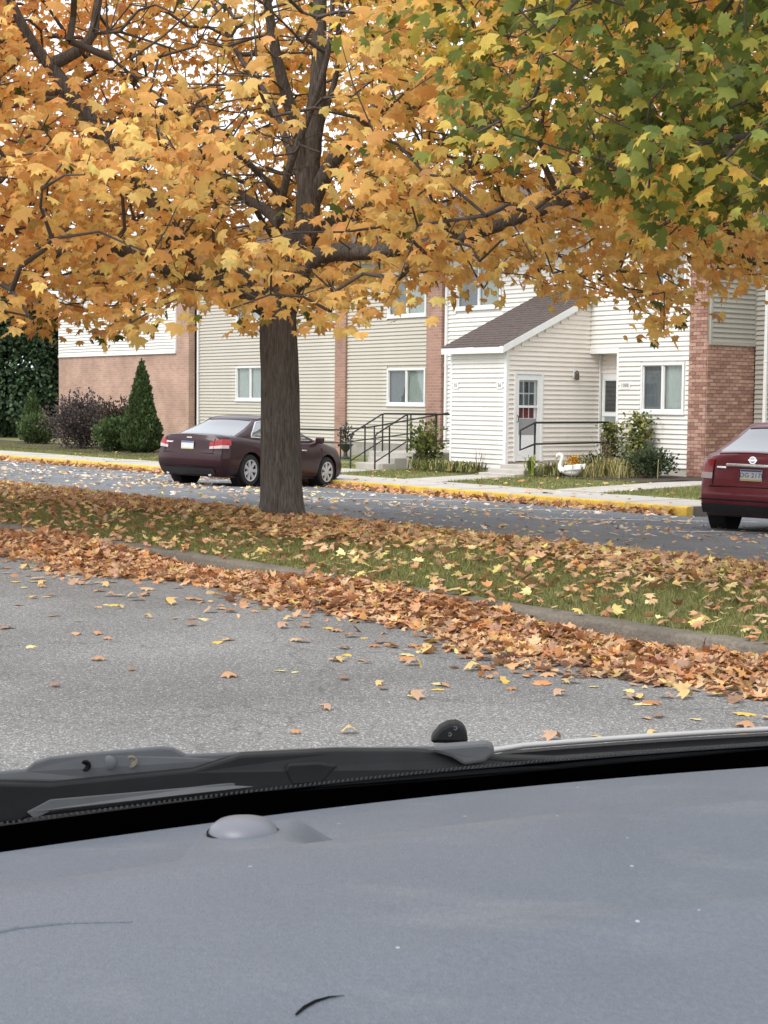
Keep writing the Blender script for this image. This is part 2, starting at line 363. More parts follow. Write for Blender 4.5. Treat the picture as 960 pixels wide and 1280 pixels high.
# ---- turf blades
def blades(name, P, Q, Z, hmin, hmax, wid, cols):
    n = len(P); a = rng.uniform(0, 2*np.pi, n); h = rng.uniform(hmin, hmax, n); ln = rng.uniform(.2, .9, n) * h; la = rng.uniform(0, 2*np.pi, n)
    dx, dy = np.cos(a) * wid * .5, np.sin(a) * wid * .5
    v = np.empty((n, 3, 3)); v[:, 0] = np.stack([P - dx, Q - dy, Z - .004], 1); v[:, 1] = np.stack([P + dx, Q + dy, Z - .004], 1)
    v[:, 2] = np.stack([P + ln * np.cos(la), Q + ln * np.sin(la), Z + h], 1)
    c = np.array(cols)[rng.integers(0, len(cols), n)] * rng.uniform(.7, 1.25, (n, 1)); t = np.repeat(c, 3, 0)
    o = tri_mesh(name, v.reshape(-1, 3), np.arange(n*3).reshape(-1, 3), t, mGRASS)
    o.location = O; o.rotation_euler = (0, 0, ROT); o['kind'] = 'stuff'; return o
GC = [(.22,.24,.075), (.18,.21,.06), (.27,.26,.09), (.14,.17,.05), (.34,.29,.13)]
n = 130000; P = 11 - 22 * rng.beta(1.0, 1.5, n); Q = rng.uniform(K0 + .16, Q1 - .1, n)
Z = .125 + .05 * np.sin(np.pi * (Q - K0) / (Q1 - K0)) - .012 + .012 * np.sin(P * 1.7 + Q * 2.1)
o = blades('median_grass', P, Q, Z, .02, .06, .008, GC); tag(o, 'short mown green grass showing between leaves on the median', 'grass')
n = 60000; P = rng.uniform(-48, -3.2, n); Q = rng.uniform(10.33, 13.2, n)
keep = ~((P > -12.78) & (P < -11.47) & (Q < 12.35)) & ~((P > -7.95) & (P < -6.65)) & ~((P > -17.1) & (P < -15.7) & (Q < 13)) & ~((P > -11.3) & (P < -8.1) & (Q > 13))
P, Q = P[keep], Q[keep]; Z = PZ - .005 + .07 * np.clip((Q - 10.3) / 3, 0, 1)
o = blades('lawn_grass', P, Q, Z, .03, .08, .014, GC); tag(o, 'mown lawn grass between the pavement and the houses', 'grass')

# ================================================================== houses
class House:
    def __init__(s, name, p, q, z, label):
        s.o = (p, q, z); s.root = empty(name, F(p, q, z), ROT); tag(s.root, label, 'house', 'row houses behind the parking lot')
    def part(s, name, mb, m, parent=None, smooth=None):
        return mb.build(name, m, parent or s.root, smooth, s.o)
    def box(s, name, m, a, parent=None):
        mb = MB(); mb.box(*a); return s.part(name, mb, m, parent)

PITCH = .111
def board_mesh(m):
    mb = MB(); h = PITCH
    mb.add([(0, 0, 0), (1, 0, 0), (0, -.032, 0), (1, -.032, 0), (0, -.034, .012), (1, -.034, .012), (0, -.003, h + .004), (1, -.003, h + .004), (0, 0, h + .004), (1, 0, h + .004)],
           [(0, 1, 3, 2), (2, 3, 5, 4), (4, 5, 7, 6), (6, 7, 9, 8), (0, 2, 4, 6, 8), (1, 9, 7, 5, 3)])
    return mb.mesh('siding_board', m)
BM = {m.name: board_mesh(m) for m in (mWSID, mTSID, mGSID, mCSID)}
def siding(h, parent, side, plane, a0, a1, z0, z1, m, holes=(), top=None):
    """lapped boards, each one an object; side 'f' faces the street (runs along p), 'r' faces right (runs along q)"""
    z = z0; k = 0; rr = random.Random(int(abs(plane) * 100 + a0 * 7))
    while z < z1 - .03:
        segs = [(a0, a1)]
        if top: segs = [(max(a0, top(z + PITCH)), a1)]
        for (b0, b1, c0, c1) in holes:
            if z + PITCH > c0 + .01 and z < c1 - .01:
                ns = []
                for (s0, s1) in segs:
                    if b1 <= s0 or b0 >= s1: ns.append((s0, s1)); continue
                    if b0 > s0: ns.append((s0, b0))
                    if b1 < s1: ns.append((b1, s1))
                segs = ns
        for (s0, s1) in segs:
            if s1 - s0 < .03: continue
            o = link('siding_board', BM[m.name], parent); j = rr.uniform(-.0015, .0015)
            hz = min(1.0, (z1 - z) / PITCH); o.scale = (s1 - s0, 1, hz)
            if side == 'f': o.location = (s0 - h.o[0], plane - h.o[1], z - h.o[2] + j)
            else: o.location = (plane - h.o[0], s0 - h.o[1], z - h.o[2] + j); o.rotation_euler = (0, 0, math.pi / 2)
        z += PITCH; k += 1
def fr(mb, side, plane, a0, a1, z0, z1, d0, d1):
    """box on a wall face: d0..d1 metres outwards"""
    if side == 'f': mb.box(a0, a1, plane - d1, plane - d0, z0, z1)
    else: mb.box(plane + d0, plane + d1, a0, a1, z0, z1)
def window(h, side, plane, a0, a1, z0, z1, left=None, right=None, slider=True):
    left = left or mBLIND; right = right or mCURT; w = .055
    f = MB()
    for b in ((a0, a1, z0, z0 + w), (a0, a1, z1 - w, z1), (a0, a0 + w, z0 + w, z1 - w), (a1 - w, a1, z0 + w, z1 - w)): fr(f, side, plane, *b, -.05, .05)
    wd = h.part('window', f, mTRIM)
    s = MB(); fr(s, side, plane, a0 - .03, a1 + .03, z0 - .045, z0 - .002, -.02, .065); h.part('sill', s, mTRIM, wd)
    m_ = (a0 + a1) / 2
    mu = MB(); fr(mu, side, plane, m_ - .025, m_ + .025, z0 + w, z1 - w, -.03, .035); h.part('mullion', mu, mTRIM, wd)
    for (b0, b1, mm) in ((a0 + w, m_ - .025, left), (m_ + .025, a1 - w, right)):
        sash = MB(); e = .022
        for b in ((b0, b1, z0 + w, z0 + w + e), (b0, b1, z1 - w - e, z1 - w), (b0, b0 + e, z0 + w + e, z1 - w - e), (b1 - e, b1, z0 + w + e, z1 - w - e)): fr(sash, side, plane, *b, -.028, .014)
        h.part('sash', sash, mTRIM, wd)
        g_ = MB(); fr(g_, side, plane, b0 + e, b1 - e, z0 + w + e, z1 - w - e, -.012, -.006); h.part('pane', g_, mGLASS, wd)
        c = MB(); n = 14
        def cur(a, b, b0=b0, b1=b1):
            x = b0 + (b1 - b0) * a; y = .055 + .006 * math.sin(a * 26)
            return (x, plane + y, z0 + w + (z1 - z0 - 2*w) * b) if side == 'f' else (plane - y, x, z0 + w + (z1 - z0 - 2*w) * b)
        c.grid(cur, lin(0, 1, 34), [0, 1]); h.part('curtain' if mm is mCURT else 'blind', c, mm, wd)
    return wd
def corner(h, name, p0, p1, q0, q1, z0, z1, m=None): return h.box(name, m or mTRIM, (p0, p1, q0, q1, z0, z1))
def downspout(h, p, q, z0, z1):
    mb = MB(); mb.box(p - .04, p + .04, q - .09, q - .03, z0 + .15, z1)
    mb.prism([(p - .04, q - .09, z0 + .15), (p + .04, q - .09, z0 + .15), (p + .04, q - .03, z0 + .15), (p - .04, q - .03, z0 + .15)], (0, -.16, -.12))
    d = h.part('downspout', mb, mTRIM)
    for z in (z0 + .9, z0 + 2.6, z0 + 4.3):
        s = MB(); s.box(p - .055, p + .055, q - .095, q - .026, z, z + .03); h.part('strap', s, mTRIM, d)
def openings_wall(h, name, side, plane, a0, a1, z0, z1, holes, m, t=.2):
    """a wall slab with real holes for the windows, set back a little behind its boards"""
    mb = MB(); hs = sorted(holes); xs = sorted({a0, a1, *[b for hh in hs for b in hh[:2]]}); zs = sorted({z0, z1, *[b for hh in hs for b in hh[2:]]})
    for i in range(len(xs)-1):
        for j in range(len(zs)-1):
            cx, cz = (xs[i]+xs[i+1])/2, (zs[j]+zs[j+1])/2
            if any(b[0] < cx < b[1] and b[2] < cz < b[3] for b in hs): continue
            fr(mb, side, plane, xs[i], xs[i+1], zs[j], zs[j+1], -t, 0)
    return h.part(name, mb, m)
def room(h, p0, p1, q0, q1, z0, z1):
    """dark inside: five faces behind the windows"""
    mb = MB(); mb.add([(p0,q0,z0),(p1,q0,z0),(p1,q1,z0),(p0,q1,z0),(p0,q0,z1),(p1,q0,z1),(p1,q1,z1),(p0,q1,z1)], [(0,1,2,3),(4,7,6,5),(1,5,6,2),(2,6,7,3),(3,7,4,0)])
    h.part('room', mb, mDARKR)
def gable_roof(h, p0, p1, qf, qb, ze, rise):
    qm = (qf + qb) / 2; mb = MB(); t = .16; o_ = .35
    for (qa, za, qc, zc) in ((qf - o_, ze - .08, qm, ze + rise), (qb + o_, ze - .08, qm, ze + rise)):
        mb.hexa([(p0, qa, za), (p1, qa, za), (p1, qc, zc), (p0, qc, zc)], [(p0, qa, za + t), (p1, qa, za + t), (p1, qc, zc + t), (p0, qc, zc + t)])
    r = h.part('roof', mb, mSHIN)
    f = MB(); f.box(p0, p1, qf - o_ - .025, qf - o_ - .003, ze - .12, ze + .07); h.part('fascia', f, mTRIM, r)
    s = MB(); s.box(p0, p1, qf - o_, qf + .3, ze - .15, ze - .125); h.part('soffit', s, mTRIM, r)
    gt = MB(); gt.box(p0, p1, qf - o_ - .14, qf - o_ - .03, ze - .06, ze + .05); h.part('gutter', gt, mTRIM, r)
    for pe in (p0 + .02, p1 - .02):
        gb = MB(); gb.prism([(pe - .01, qf, ze - .1), (pe - .01, qb, ze - .1), (pe - .01, qm, ze + rise - .05)], (.02, 0, 0)); h.part('gable', gb, mGSID, r)

# ---------------------------------------------------------------- house C: white siding, porch, brick pier
GZ = -.16
C = House('row_house', -13.8, 16.0, GZ, 'white sided row house with a shed-roofed porch and brick end pier')
QM, QB, QV = 16.2, 15.83, 13.15
up_c = (-18.05, -16.25, 3.95, 5.05)
w = openings_wall(C, 'wall', 'f', QM, -18.5, -12.6, GZ, 5.6, [up_c], mWSID)
siding(C, w, 'f', QM - .003, -18.44, -14.6, .05, 5.6, mWSID, [(up_c[0]-.03, up_c[1]+.03, up_c[2]-.04, up_c[3])])
siding(C, w, 'f', QM - .003, -14.6, -12.66, 4.2, 5.6, mWSID)
window(C, 'f', QM, *up_c)
mb = MB(); mb.box(-12.6, -11.5, QM, QM + .2, GZ, 2.9); rw = C.part('recess_wall', mb, mCSID)
siding(C, rw, 'f', QM - .003, -12.58, -11.69, 2.2, 2.72, mCSID)
# bay: upper storey over the recessed door, window wall beneath
win_c = (-10.90, -9.57, 1.28, 2.42); win_u = (-10.90, -9.57, 4.08, 5.18)
w = openings_wall(C, 'bay_wall', 'f', QB, -11.68, -9.43, GZ, 5.6, [win_c, win_u], mWSID)
mb = MB(); mb.box(-12.72, -11.685, QB, QB + .34, 2.73, 5.6); C.part('bay_overhang', mb, mWSID)
siding(C, w, 'f', QB - .003, -12.66, -9.43, 2.79, 5.6, mWSID, [(win_u[0]-.03, win_u[1]+.03, win_u[2]-.04, win_u[3])])
siding(C, w, 'f', QB - .003, -11.62, -9.43, .02, 2.79, mWSID, [(win_c[0]-.03, win_c[1]+.03, win_c[2]-.04, win_c[3])])
window(C, 'f', QB, *win_c); window(C, 'f', QB, *win_u)
corner(C, 'corner_post', -11.685, -11.615, QB - .035, QB + .30, GZ + .05, 2.729)
corner(C, 'corner_post', -12.735, -12.665, QB - .035, QB + .2, 2.73, 5.6)
mb = MB(); mb.box(-12.72, -11.62, QB - .03, QB - .004, 2.66, 2.79); C.part('bay_trim', mb, mTRIM)
# foundation showing under the boards
mb = MB(); mb.box(-11.68, -9.44, QB - .012, QB - .002, GZ - .2, .03); C.part('foundation', mb, mCONC)
mb = MB(); mb.box(-18.5, -14.6, QM - .012, QM - .002, GZ - .2, .06); C.part('foundation', mb, mCONC)
# second door, half hidden in its recess
d2 = MB(); d2.box(-12.53, -11.70, QM - .02, QM - .001, .1, 2.2); dd = C.part('door', d2, mTRIM)
for z0, z1, mm in ((1.28, 2.02, mDARKR), (.35, 1.16, mCURT)):
    q_ = MB(); q_.box(-12.42, -11.82, QM - .026, QM - .022, z0, z1); gi = C.part('pane', q_, mm, dd)
q_ = MB(); q_.box(-12.46, -11.78, QM - .034, QM - .029, .32, 2.05); C.part('storm_glass', q_, mGLASS, dd)
q_ = MB(); q_.box(-12.50, -11.74, QM - .045, QM - .021, 1.17, 1.25); C.part('rail', q_, mTRIM, dd)
mb = MB(); mb.box(-12.598, -11.69, QM - .37, QM + .1, GZ - .2, .09); C.part('threshold', mb, mCONC)
# porch ---------------------------------------------------------
VP0, VP1, EZ = -14.58, -12.6, 2.76
def rake(q): return EZ + (q - QV) * .45
door_h = (13.36, 14.27, .10, 2.20)
mb = MB(); mb.box(VP0, VP0 + .12, QV, QM, GZ, EZ); mb.box(VP0 + .12, VP1 - .12, QV, QV + .12, GZ, EZ)
pw = C.part('porch_front_wall', mb, mWSID)
siding(C, pw, 'f', QV - .003, VP0 + .06, VP1 - .05, -.06, EZ - .03, mWSID)
mb = MB(); n_ = [(VP1, QV), (VP1, QM + .35)]
poly = lambda p_: [(p_, QV, GZ), (p_, door_h[0], GZ), (p_, door_h[0], door_h[3]), (p_, door_h[1], door_h[3]), (p_, door_h[1], GZ), (p_, QM, GZ), (p_, QM, rake(QM) - .02), (p_, QV, EZ - .02)]
for (q0, q1, z0) in ((QV, door_h[0], GZ), (door_h[0], door_h[1], door_h[3]), (door_h[1], QM, GZ)):
    mb.prism([(VP1 - .12, q0, z0), (VP1 - .12, q1, z0), (VP1 - .12, q1, rake(q1) - .02), (VP1 - .12, q0, rake(q0) - .02)], (.12, 0, 0))
ps = C.part('porch_side_wall', mb, mCSID)
siding(C, ps, 'r', VP1 + .003, QV + .05, QM - .02, .12, EZ - .05, mCSID, [(door_h[0]-.0, door_h[1]+.0, -1, door_h[3])])
siding(C, ps, 'r', VP1 + .003, QV + .05, QB - .03, EZ - .05 - (EZ - .05 - .12) % PITCH + PITCH * 0, rake(QB) - .05, mCSID, top=lambda z: QV + max(0, (z - EZ + .06) / .45))
for (a, b) in ((VP0 - .01, VP0 + .06), (VP1 - .06, VP1 + .03)):
    corner(C, 'corner_post', a, b, QV - .032, QV + .03 if a < -14 else QV + .055, -.12, EZ - .03)
corner(C, 'corner_post', VP1 + .028, VP1 + .06, QM - .1, QM - .04, .1, 2.66)
# porch roof: shingle courses, each lapping the next
def rt(p, q, dz=0): return (p, q, rake(q) + dz)
mb = MB(); mb.hexa([rt(VP0 - .12, QV - .2, -.0), rt(VP1 + .1, QV - .2, -.0), rt(VP1 + .1, QM - .005, -.0), rt(VP0 - .12, QM - .005, -.0)],
                   [rt(VP0 - .12, QV - .2, .10), rt(VP1 + .1, QV - .2, .10), rt(VP1 + .1, QM - .005, .10), rt(VP0 - .12, QM - .005, .10)])
pr = C.part('porch_roof', mb, mTRIM)
mb = MB(); q = QV - .23; rr = random.Random(4); k = 0
while q < QM - .03:
    q1 = min(q + .2, QM - .006); p = VP0 - .13 - (k % 3) * .1
    while p < VP1 + .11:
        a, b = max(p, VP0 - .13), min(p + .30, VP1 + .115); dz = rr.uniform(0, .006); t0 = .117 + dz; e = rr.uniform(-.006, .006)
        if b - a > .02: mb.hexa([rt(a + .003, q + e, .1005), rt(b - .003, q + e, .1005), rt(b - .003, q1, .1005), rt(a + .003, q1, .1005)], [rt(a + .003, q + e, t0 + .006), rt(b - .003, q + e, t0 + .006), rt(b - .003, q1, .106), rt(a + .003, q1, .106)])
        p += .30
    q += .14; k += 1
shg = C.part('shingles', mb, mSHIN, pr); shg['kind'] = 'stuff'
mb = MB(); mb.box(VP0 - .13, VP1 + .12, QV - .225, QV - .203, EZ - .15, EZ + .005); C.part('fascia', mb, mTRIM, pr)
mb = MB(); mb.hexa([rt(VP1 + .102, QV - .2, -.05), rt(VP1 + .124, QV - .2, -.05), rt(VP1 + .124, QB - .03, -.05), rt(VP1 + .102, QB - .03, -.05)], [rt(VP1 + .102, QV - .2, .112), rt(VP1 + .124, QV - .2, .112), rt(VP1 + .124, QB - .03, .112), rt(VP1 + .102, QB - .03, .112)]); C.part('rake_board', mb, mTRIM, pr)
mb = MB(); mb.box(VP0 - .1, VP1 + .1, QV - .2, QV - .034, EZ - .06, EZ - .04); C.part('soffit', mb, mTRIM, pr)
# porch door on the right-facing wall (storm door over a panelled door)
df = MB()
for b in ((door_h[0], door_h[0] + .06, .1, 2.2), (door_h[1] - .06, door_h[1], .1, 2.2), (door_h[0] + .06, door_h[1] - .06, 2.13, 2.2)): fr(df, 'r', VP1, *b, -.08, .045)
dfo = C.part('door_frame', df, mTRIM)
da, db = door_h[0] + .065, door_h[1] - .065; mDOORW = mat('door_paint', (.74,.75,.76), .45, .04, 3)
ds = MB(); fr(ds, 'r', VP1, da, db, .11, 2.12, -.07, -.035); inner = C.part('door', ds, mDOORW)
st = MB()
for b in ((da, da + .095, .12, 2.12), (db - .095, db, .12, 2.12), (da + .095, db - .095, 2.0, 2.12), (da + .095, db - .095, 1.36, 1.41), (da + .095, db - .095, .12, .72)): fr(st, 'r', VP1, *b, -.005, .028)
C.part('storm_frame', st, mTRIM, inner)
kp = MB(); fr(kp, 'r', VP1, da + .14, db - .14, .2, .62, .028, .034); C.part('kick_panel', kp, mTRIM, inner)
gs = MB(); fr(gs, 'r', VP1, da + .095, db - .095, 1.41, 2.0, .006, .011); C.part('storm_pane', gs, mGLASS, inner)
mSCRN = mat('grey_screen', (.30,.30,.31), .8, .08, 20); mRED = mat('red_curtain', (.13,.03,.035), .9, .2, 8)
lo = MB(); fr(lo, 'r', VP1, da + .10, db - .10, .73, 1.10, -.030, -.026); C.part('lower_panel', lo, mSCRN, inner)
for i in range(3):
    w0 = da + .13 + i * .17
    for j in range(3):
        z0 = 1.12 + j * .30 if j == 0 else 1.42 + (j - 1) * .285
        z1 = z0 + (.235 if j == 0 else .255)
        pnm = MB(); fr(pnm, 'r', VP1, w0, w0 + .14, z0, z1, -.033, -.027); C.part('pane', pnm, mRED if j == 0 else (mDARKR if (i + j) % 2 else mBLIND), inner)
hd = MB(); hd.tube([(VP1 + .03, da + .045, 1.02), (VP1 + .075, da + .045, 1.04), (VP1 + .075, da + .045, 1.16), (VP1 + .03, da + .045, 1.18)], .010, 6); C.part('door_handle', hd, mRAIL, inner)
hd = MB(); hd.tube([(VP1 - .035, db - .15, 1.0), (VP1 + .0, db - .15, 1.0)], .02, 8); C.part('knob', hd, mRAIL, inner)
mb = MB(); mb.box(VP1 + .002, VP1 + .03, QV + .06, door_h[1] + .02, GZ, .098); C.part('door_sill', mb, mat('sill_brown', (.30,.24,.18), .9))
# lamp and number plates
lp = MB(); lp.box(VP1 + .012, VP1 + .05, 15.24, 15.33, 2.08, 2.28); lamp = C.part('wall_lamp', lp, mTRIM)
mLAMPG = glassmat('lamp_glass', (.75,.75,.72), .15)
lp = MB(); lp.lathe([(.02, 0), (.055, .02), (.05, .16), (.035, .2), (.012, .23)], (VP1 + .12, 15.285, 2.02), 'z', 12); C.part('lamp_cage', lp, mat('bronze', (.10,.085,.07), .4, .2, 10, metal=.6), lamp)
lp = MB(); lp.tube([(VP1 + .05, 15.285, 2.2), (VP1 + .12, 15.285, 2.25)], .012, 6); C.part('lamp_arm', lp, mRAIL, lamp)
def text_part(h, s, size, mtx, m, parent):
    cu = bpy.data.curves.new('t', 'FONT'); cu.body = s; cu.size = size; cu.align_x = 'CENTER'; cu.align_y = 'CENTER'; cu.extrude = .0015; cu.resolution_u = 3
    o = bpy.data.objects.new('t', cu); me = bpy.data.meshes.new_from_object(o); bpy.data.objects.remove(o); me.transform(mtx); me.materials.append(m)
    t = link('lettering', me, parent); return t
mINK = mat('grey_ink', (.10,.10,.11), .7, .1, 8)
def plaque(h, s, p, q, z, wd):
    mb = MB(); mb.box(p - wd/2, p + wd/2, q - .016, q - .002, z - .08, z + .08); pl = h.part('number_plate', mb, mTRIM)
    text_part(h, s, .125, Matrix.Translation((p - h.o[0], q - .018 - h.o[1], z - h.o[2])) @ Matrix.Rotation(R(90), 4, 'X'), mINK, pl)
plaque(C, '35', VP0 + .2, QV - .026, 1.87, .20); plaque(C, '36', VP1 - .2, QV - .026, 1.87, .20); plaque(C, '1088', -11.40, QB - .026, 1.9, .34)
# brick end pier with its right-facing wall, laid brick by brick
PR = -8.89; QD = 17.4
mb = MB(); mb.box(-9.43, PR - .022, QB - .03, QD, GZ - .2, 5.65); pier = C.part('pier', mb, mMORT)
BL, BH, J = .203, .071, .010
def brick_mesh(m, l):
    mb = MB(); a = .005
    mb.add([(0,0,0),(l,0,0),(l,0,BH),(0,0,BH),(a,-.022,a),(l-a,-.022,a),(l-a,-.022,BH-a),(a,-.022,BH-a)], [(4,5,6,7),(0,1,5,4),(1,2,6,5),(2,3,7,6),(3,0,4,7)]); return mb.mesh('brick', m)
BRK = {(i, l): brick_mesh(mm, l) for i, mm in enumerate(mBRICKS) for l in (BL, .0965)}
rr = random.Random(5); cnt = 0; row = 0; z = GZ + .02; rest = MB()
while z < 2.78:
    q = QB - .03 + (0 if row % 2 == 0 else 0)
    first = True
    while q < QD - .05:
        l = .0965 if (first and row % 2) or q + BL > QD else BL
        if q + l > QD + .01: break
        i = rr.choices((0, 1, 2), (5, 3, 3))[0]; pj = rr.uniform(-.003, .002)
        if z > .18 and cnt < 290:
            o = link('brick', BRK[(i, l)], pier); o.location = (PR - .022 + pj - C.o[0], q - C.o[1], z - C.o[2]); o.rotation_euler = (0, 0, math.pi/2); cnt += 1
        else: rest.box(PR - .022, PR + pj, q, q + l, z, z + BH)
        q += l + J; first = False
    z += BH + J; row += 1
row = 0; z = GZ + .02
while z < 5.6:
    p = -9.43 - (0 if row % 2 == 0 else .1)
    while p < PR - .01:
        a, b = max(p, -9.428), min(p + BL, PR - .024); 
        if b - a > .03: rest.box(a, b, QB - .052 + rr.uniform(-.002, .003), QB - .03, z, z + BH)
        p += BL + J
    z += BH + J; row += 1
fo = C.part('pier_bricks', rest, mBRICKS[0], pier); fo['kind'] = 'stuff'; fo.data.materials.append(mBRICKS[1]); fo.data.materials.append(mBRICKS[2])
mi = np.repeat(rng.integers(0, 3, len(fo.data.polygons) // 6 + 1), 6)[:len(fo.data.polygons)].astype(np.int32); fo.data.polygons.foreach_set('material_index', mi)
sw = C.part('upper_side_wall', MB().box(PR - .02, PR - .001, QB + .01, QD, 2.8, 5.65), mGSID)
siding(C, sw, 'r', PR + .002, QB + .07, QD - .07, 2.86, 5.6, mGSID)
for a, b, c, d in ((QB + .005, QB + .07, 2.8, 5.6), (QD - .07, QD - .002, 2.8, 5.6), (QB + .07, QD - .07, 2.8, 2.86)):
    f = MB(); fr(f, 'r', PR, a, b, c, d, .001, .035); C.part('edge_trim', f, mGSID, sw)
# pier on the left end
mb = MB(); mb.box(-19.14, -18.5, QM - .17, QM + 1.6, GZ - .2, 5.7); C.part('end_pier', mb, mBRK)
downspout(C, -18.42, QM - .0, GZ, 5.5)
room(C, -18.45, -12.75, QM + .25, QM + 3.5, .1, 5.4); room(C, -11.6, -9.5, QB + .22, QB + 3, .1, 5.4)
mb = MB(); mb.box(-18.5, -9.43, QM + 5, QM + 5.2, GZ, 5.6); C.part('rear_wall', mb, mWSID)
gable_roof(C, -19.2, -8.85, QB, QM + 7, 5.62, 2.0)
# landing and step along the porch door
def steps(name, label, boxes):
    o = empty(name, F(boxes[0][0], boxes[0][2], boxes[0][4]), ROT); tag(o, label, 'steps', 'concrete entry steps'); b0 = boxes[0]
    for i, b in enumerate(boxes):
        mb = MB(); mb.box(*b); ob = mb.build('landing' if i == 0 else 'step', mCONC, o, None, (b0[0], b0[2], b0[4]))
        bv = ob.modifiers.new('edge', 'BEVEL'); bv.width = .015; bv.segments = 2
    return o
steps('entry_steps', 'two low concrete steps and landing below the porch storm door', [(-12.56, -11.35, 12.95, 15.1, GZ - .1, .06), (-12.56, -11.35, 12.58, 12.948, GZ - .1, -.03), (-12.56, -11.35, 12.3, 12.578, GZ - .12, -.115)])
steps('entry_steps', 'concrete steps with landing between black stair rails', [(-17.4, -15.6, 12.80, 15.4, GZ - .1, .22), (-16.95, -15.85, 12.42, 12.798, GZ - .1, .09), (-16.95, -15.85, 12.05, 12.418, GZ - .1, -.04)])

# ---------------------------------------------------------------- house B: tan siding
B_ = House('row_house', -26, 18, GZ, 'tan sided row house with brick strip, set back behind the dark parked sedan')
QT = 17.7; b1w = (-31.5, -29.72, 1.48, 2.62); b2w = (-23.02, -21.2, 1.38, 2.46); b2u = (-23.02, -21.2, 3.98, 5.08); b1u = (-31.5, -29.72, 4.1, 5.2)
w = openings_wall(B_, 'wall', 'f', QT, -34.1, -19.1, GZ - .2, 5.75, [b1w, b2w, b2u, b1u], mTSID)
for (a0, a1, ws) in ((-34.0, -25.62, (b1w, b1u)), (-25.06, -19.14, (b2w, b2u))):
    siding(B_, w, 'f', QT - .003, a0, a1, .22, 5.75, mTSID, [(x[0]-.03, x[1]+.03, x[2]-.04, x[3]) for x in ws])
for x, l_, r_ in ((b1w, mCURT, mCURT), (b2w, mBLIND, mCURT), (b2u, mBLIND, mCURT), (b1u, mBLIND, mCURT)): window(B_, 'f', QT, *x, l_, r_)
mb = MB(); mb.box(-25.62, -25.06, QT - .1, QT - .001, GZ - .2, 5.7); B_.part('pier', mb, mBRK)
mb = MB(); mb.box(-34.1, -19.15, QT - .03, QT - .004, GZ - .3, .21); B_.part('foundation', mb, mat('block_foundation', (.30,.28,.25), .95, .2, 5))
room(B_, -34, -25.7, QT + .22, QT + 3, .2, 5.5); room(B_, -25.0, -19.2, QT + .22, QT + 3, .2, 5.5)
mb = MB(); mb.box(-34.1, -19.1, QT + 6, QT + 6.2, GZ, 5.6); B_.part('rear_wall', mb, mTSID)
gable_roof(B_, -34.2, -19.25, QT, QT + 7, 5.78, 1.9)
downspout(B_, -33.95, QT - .01, GZ, 5.6)

# ---------------------------------------------------------------- house A: brick end house with white siding above
A_ = House('row_house', -39.5, 17.6, GZ - .3, 'pale brick end house with white siding above, behind the clipped evergreen')
QA = 17.35
mb = MB(); mb.box(-44.4, -34.12, QA, QA + .25, GZ - .5, 5.9); aw = A_.part('wall', mb, mBRKF)
mb = MB(); mb.box(-44.35, -35.0, QA - .03, QA - .002, 3.16, 5.9); wp = A_.part('siding_panel', mb, mWSID)
siding(A_, wp, 'f', QA - .032, -44.3, -35.0, 3.2, 5.85, mWSID)
f = MB(); f.box(-44.35, -34.97, QA - .06, QA - .001, 3.12, 3.2); f.box(-34.995, -34.95, QA - .06, QA - .001, 3.2, 5.85); A_.part('edge_trim', f, mTRIM, wp)
mb = MB(); mb.box(-44.4, -44.15, QA + .25, QA + 7, GZ - .5, 5.9); mb.box(-44.4, -34.2, QA + 6.8, QA + 7, GZ - .5, 5.9); A_.part('rear_wall', mb, mBRKF)
gable_roof(A_, -44.7, -34.15, QA, QA + 7, 5.95, 1.9)

# ---------------------------------------------------------------- house D: grey siding at the right
D_ = House('row_house', -4, 17.5, GZ - .1, 'grey sided row house with white downspout, set back behind the red sedan')
dw = (-6.5, -5.0, 1.1, 2.3)
w = openings_wall(D_, 'wall', 'f', QD, -8.88, 2.0, GZ - .4, 5.5, [dw, (-6.5, -5, 3.95, 5.05)], mGSID)
siding(D_, w, 'f', QD - .003, -8.86, 2.0, -.05, 5.5, mGSID, [(dw[0]-.03, dw[1]+.03, dw[2]-.04, dw[3]), (-6.53, -4.97, 3.91, 5.05)])
window(D_, 'f', QD, *dw); window(D_, 'f', QD, -6.5, -5, 3.95, 5.05)
downspout(D_, -8.52, QD - .01, GZ, 5.4)
room(D_, -8.8, 1.9, QD + .22, QD + 3, .1, 5.3)
mb = MB(); mb.box(-8.88, 2.0, QD + 6, QD + 6.2, GZ, 5.5); mb.box(1.8, 2.0, QD + .2, QD + 6, GZ, 5.5); D_.part('rear_wall', mb, mGSID)
gable_roof(D_, -8.84, 2.3, QD, QD + 7, 5.5, 1.9)

# ---------------------------------------------------------------- rails
def railing(name, label, paths, posts, r=.021):
    base = posts[0][0]; o = empty(name, F(*base), ROT); tag(o, label, 'railing', 'black metal railings')
    for i, pts in enumerate(paths):
        mb = MB(); mb.tube(pts, r if i == 0 else r * .85, 8); mb.build('top_rail' if i == 0 else 'rail', mRAIL, o, 40, base)
    for a, b in posts:
        mb = MB(); mb.tube([a, b], r * .95, 8); mb.build('post', mRAIL, o, 40, base)
for pp, lab in ((-15.9, 'black stair rail on the leafy bush side of the concrete steps'), (-16.9, 'black stair rail on the urn side of the concrete steps')):
    railing('stair_railing', lab, [[(pp, 11.86, -.2), (pp, 11.86, .62), (pp, 11.9, .68), (pp, 12.82, 1.15), (pp, 12.9, 1.165), (pp, 14.6, 1.165)], [(pp, 11.86, .0), (pp, 12.85, .50), (pp, 14.6, .50)]],
            [((pp, 12.85, .1), (pp, 12.85, 1.15)), ((pp, 13.75, .2), (pp, 13.75, 1.16)), ((pp, 14.6, .2), (pp, 14.6, 1.16)), ((pp, 12.3, -.1), (pp, 12.3, .86))])
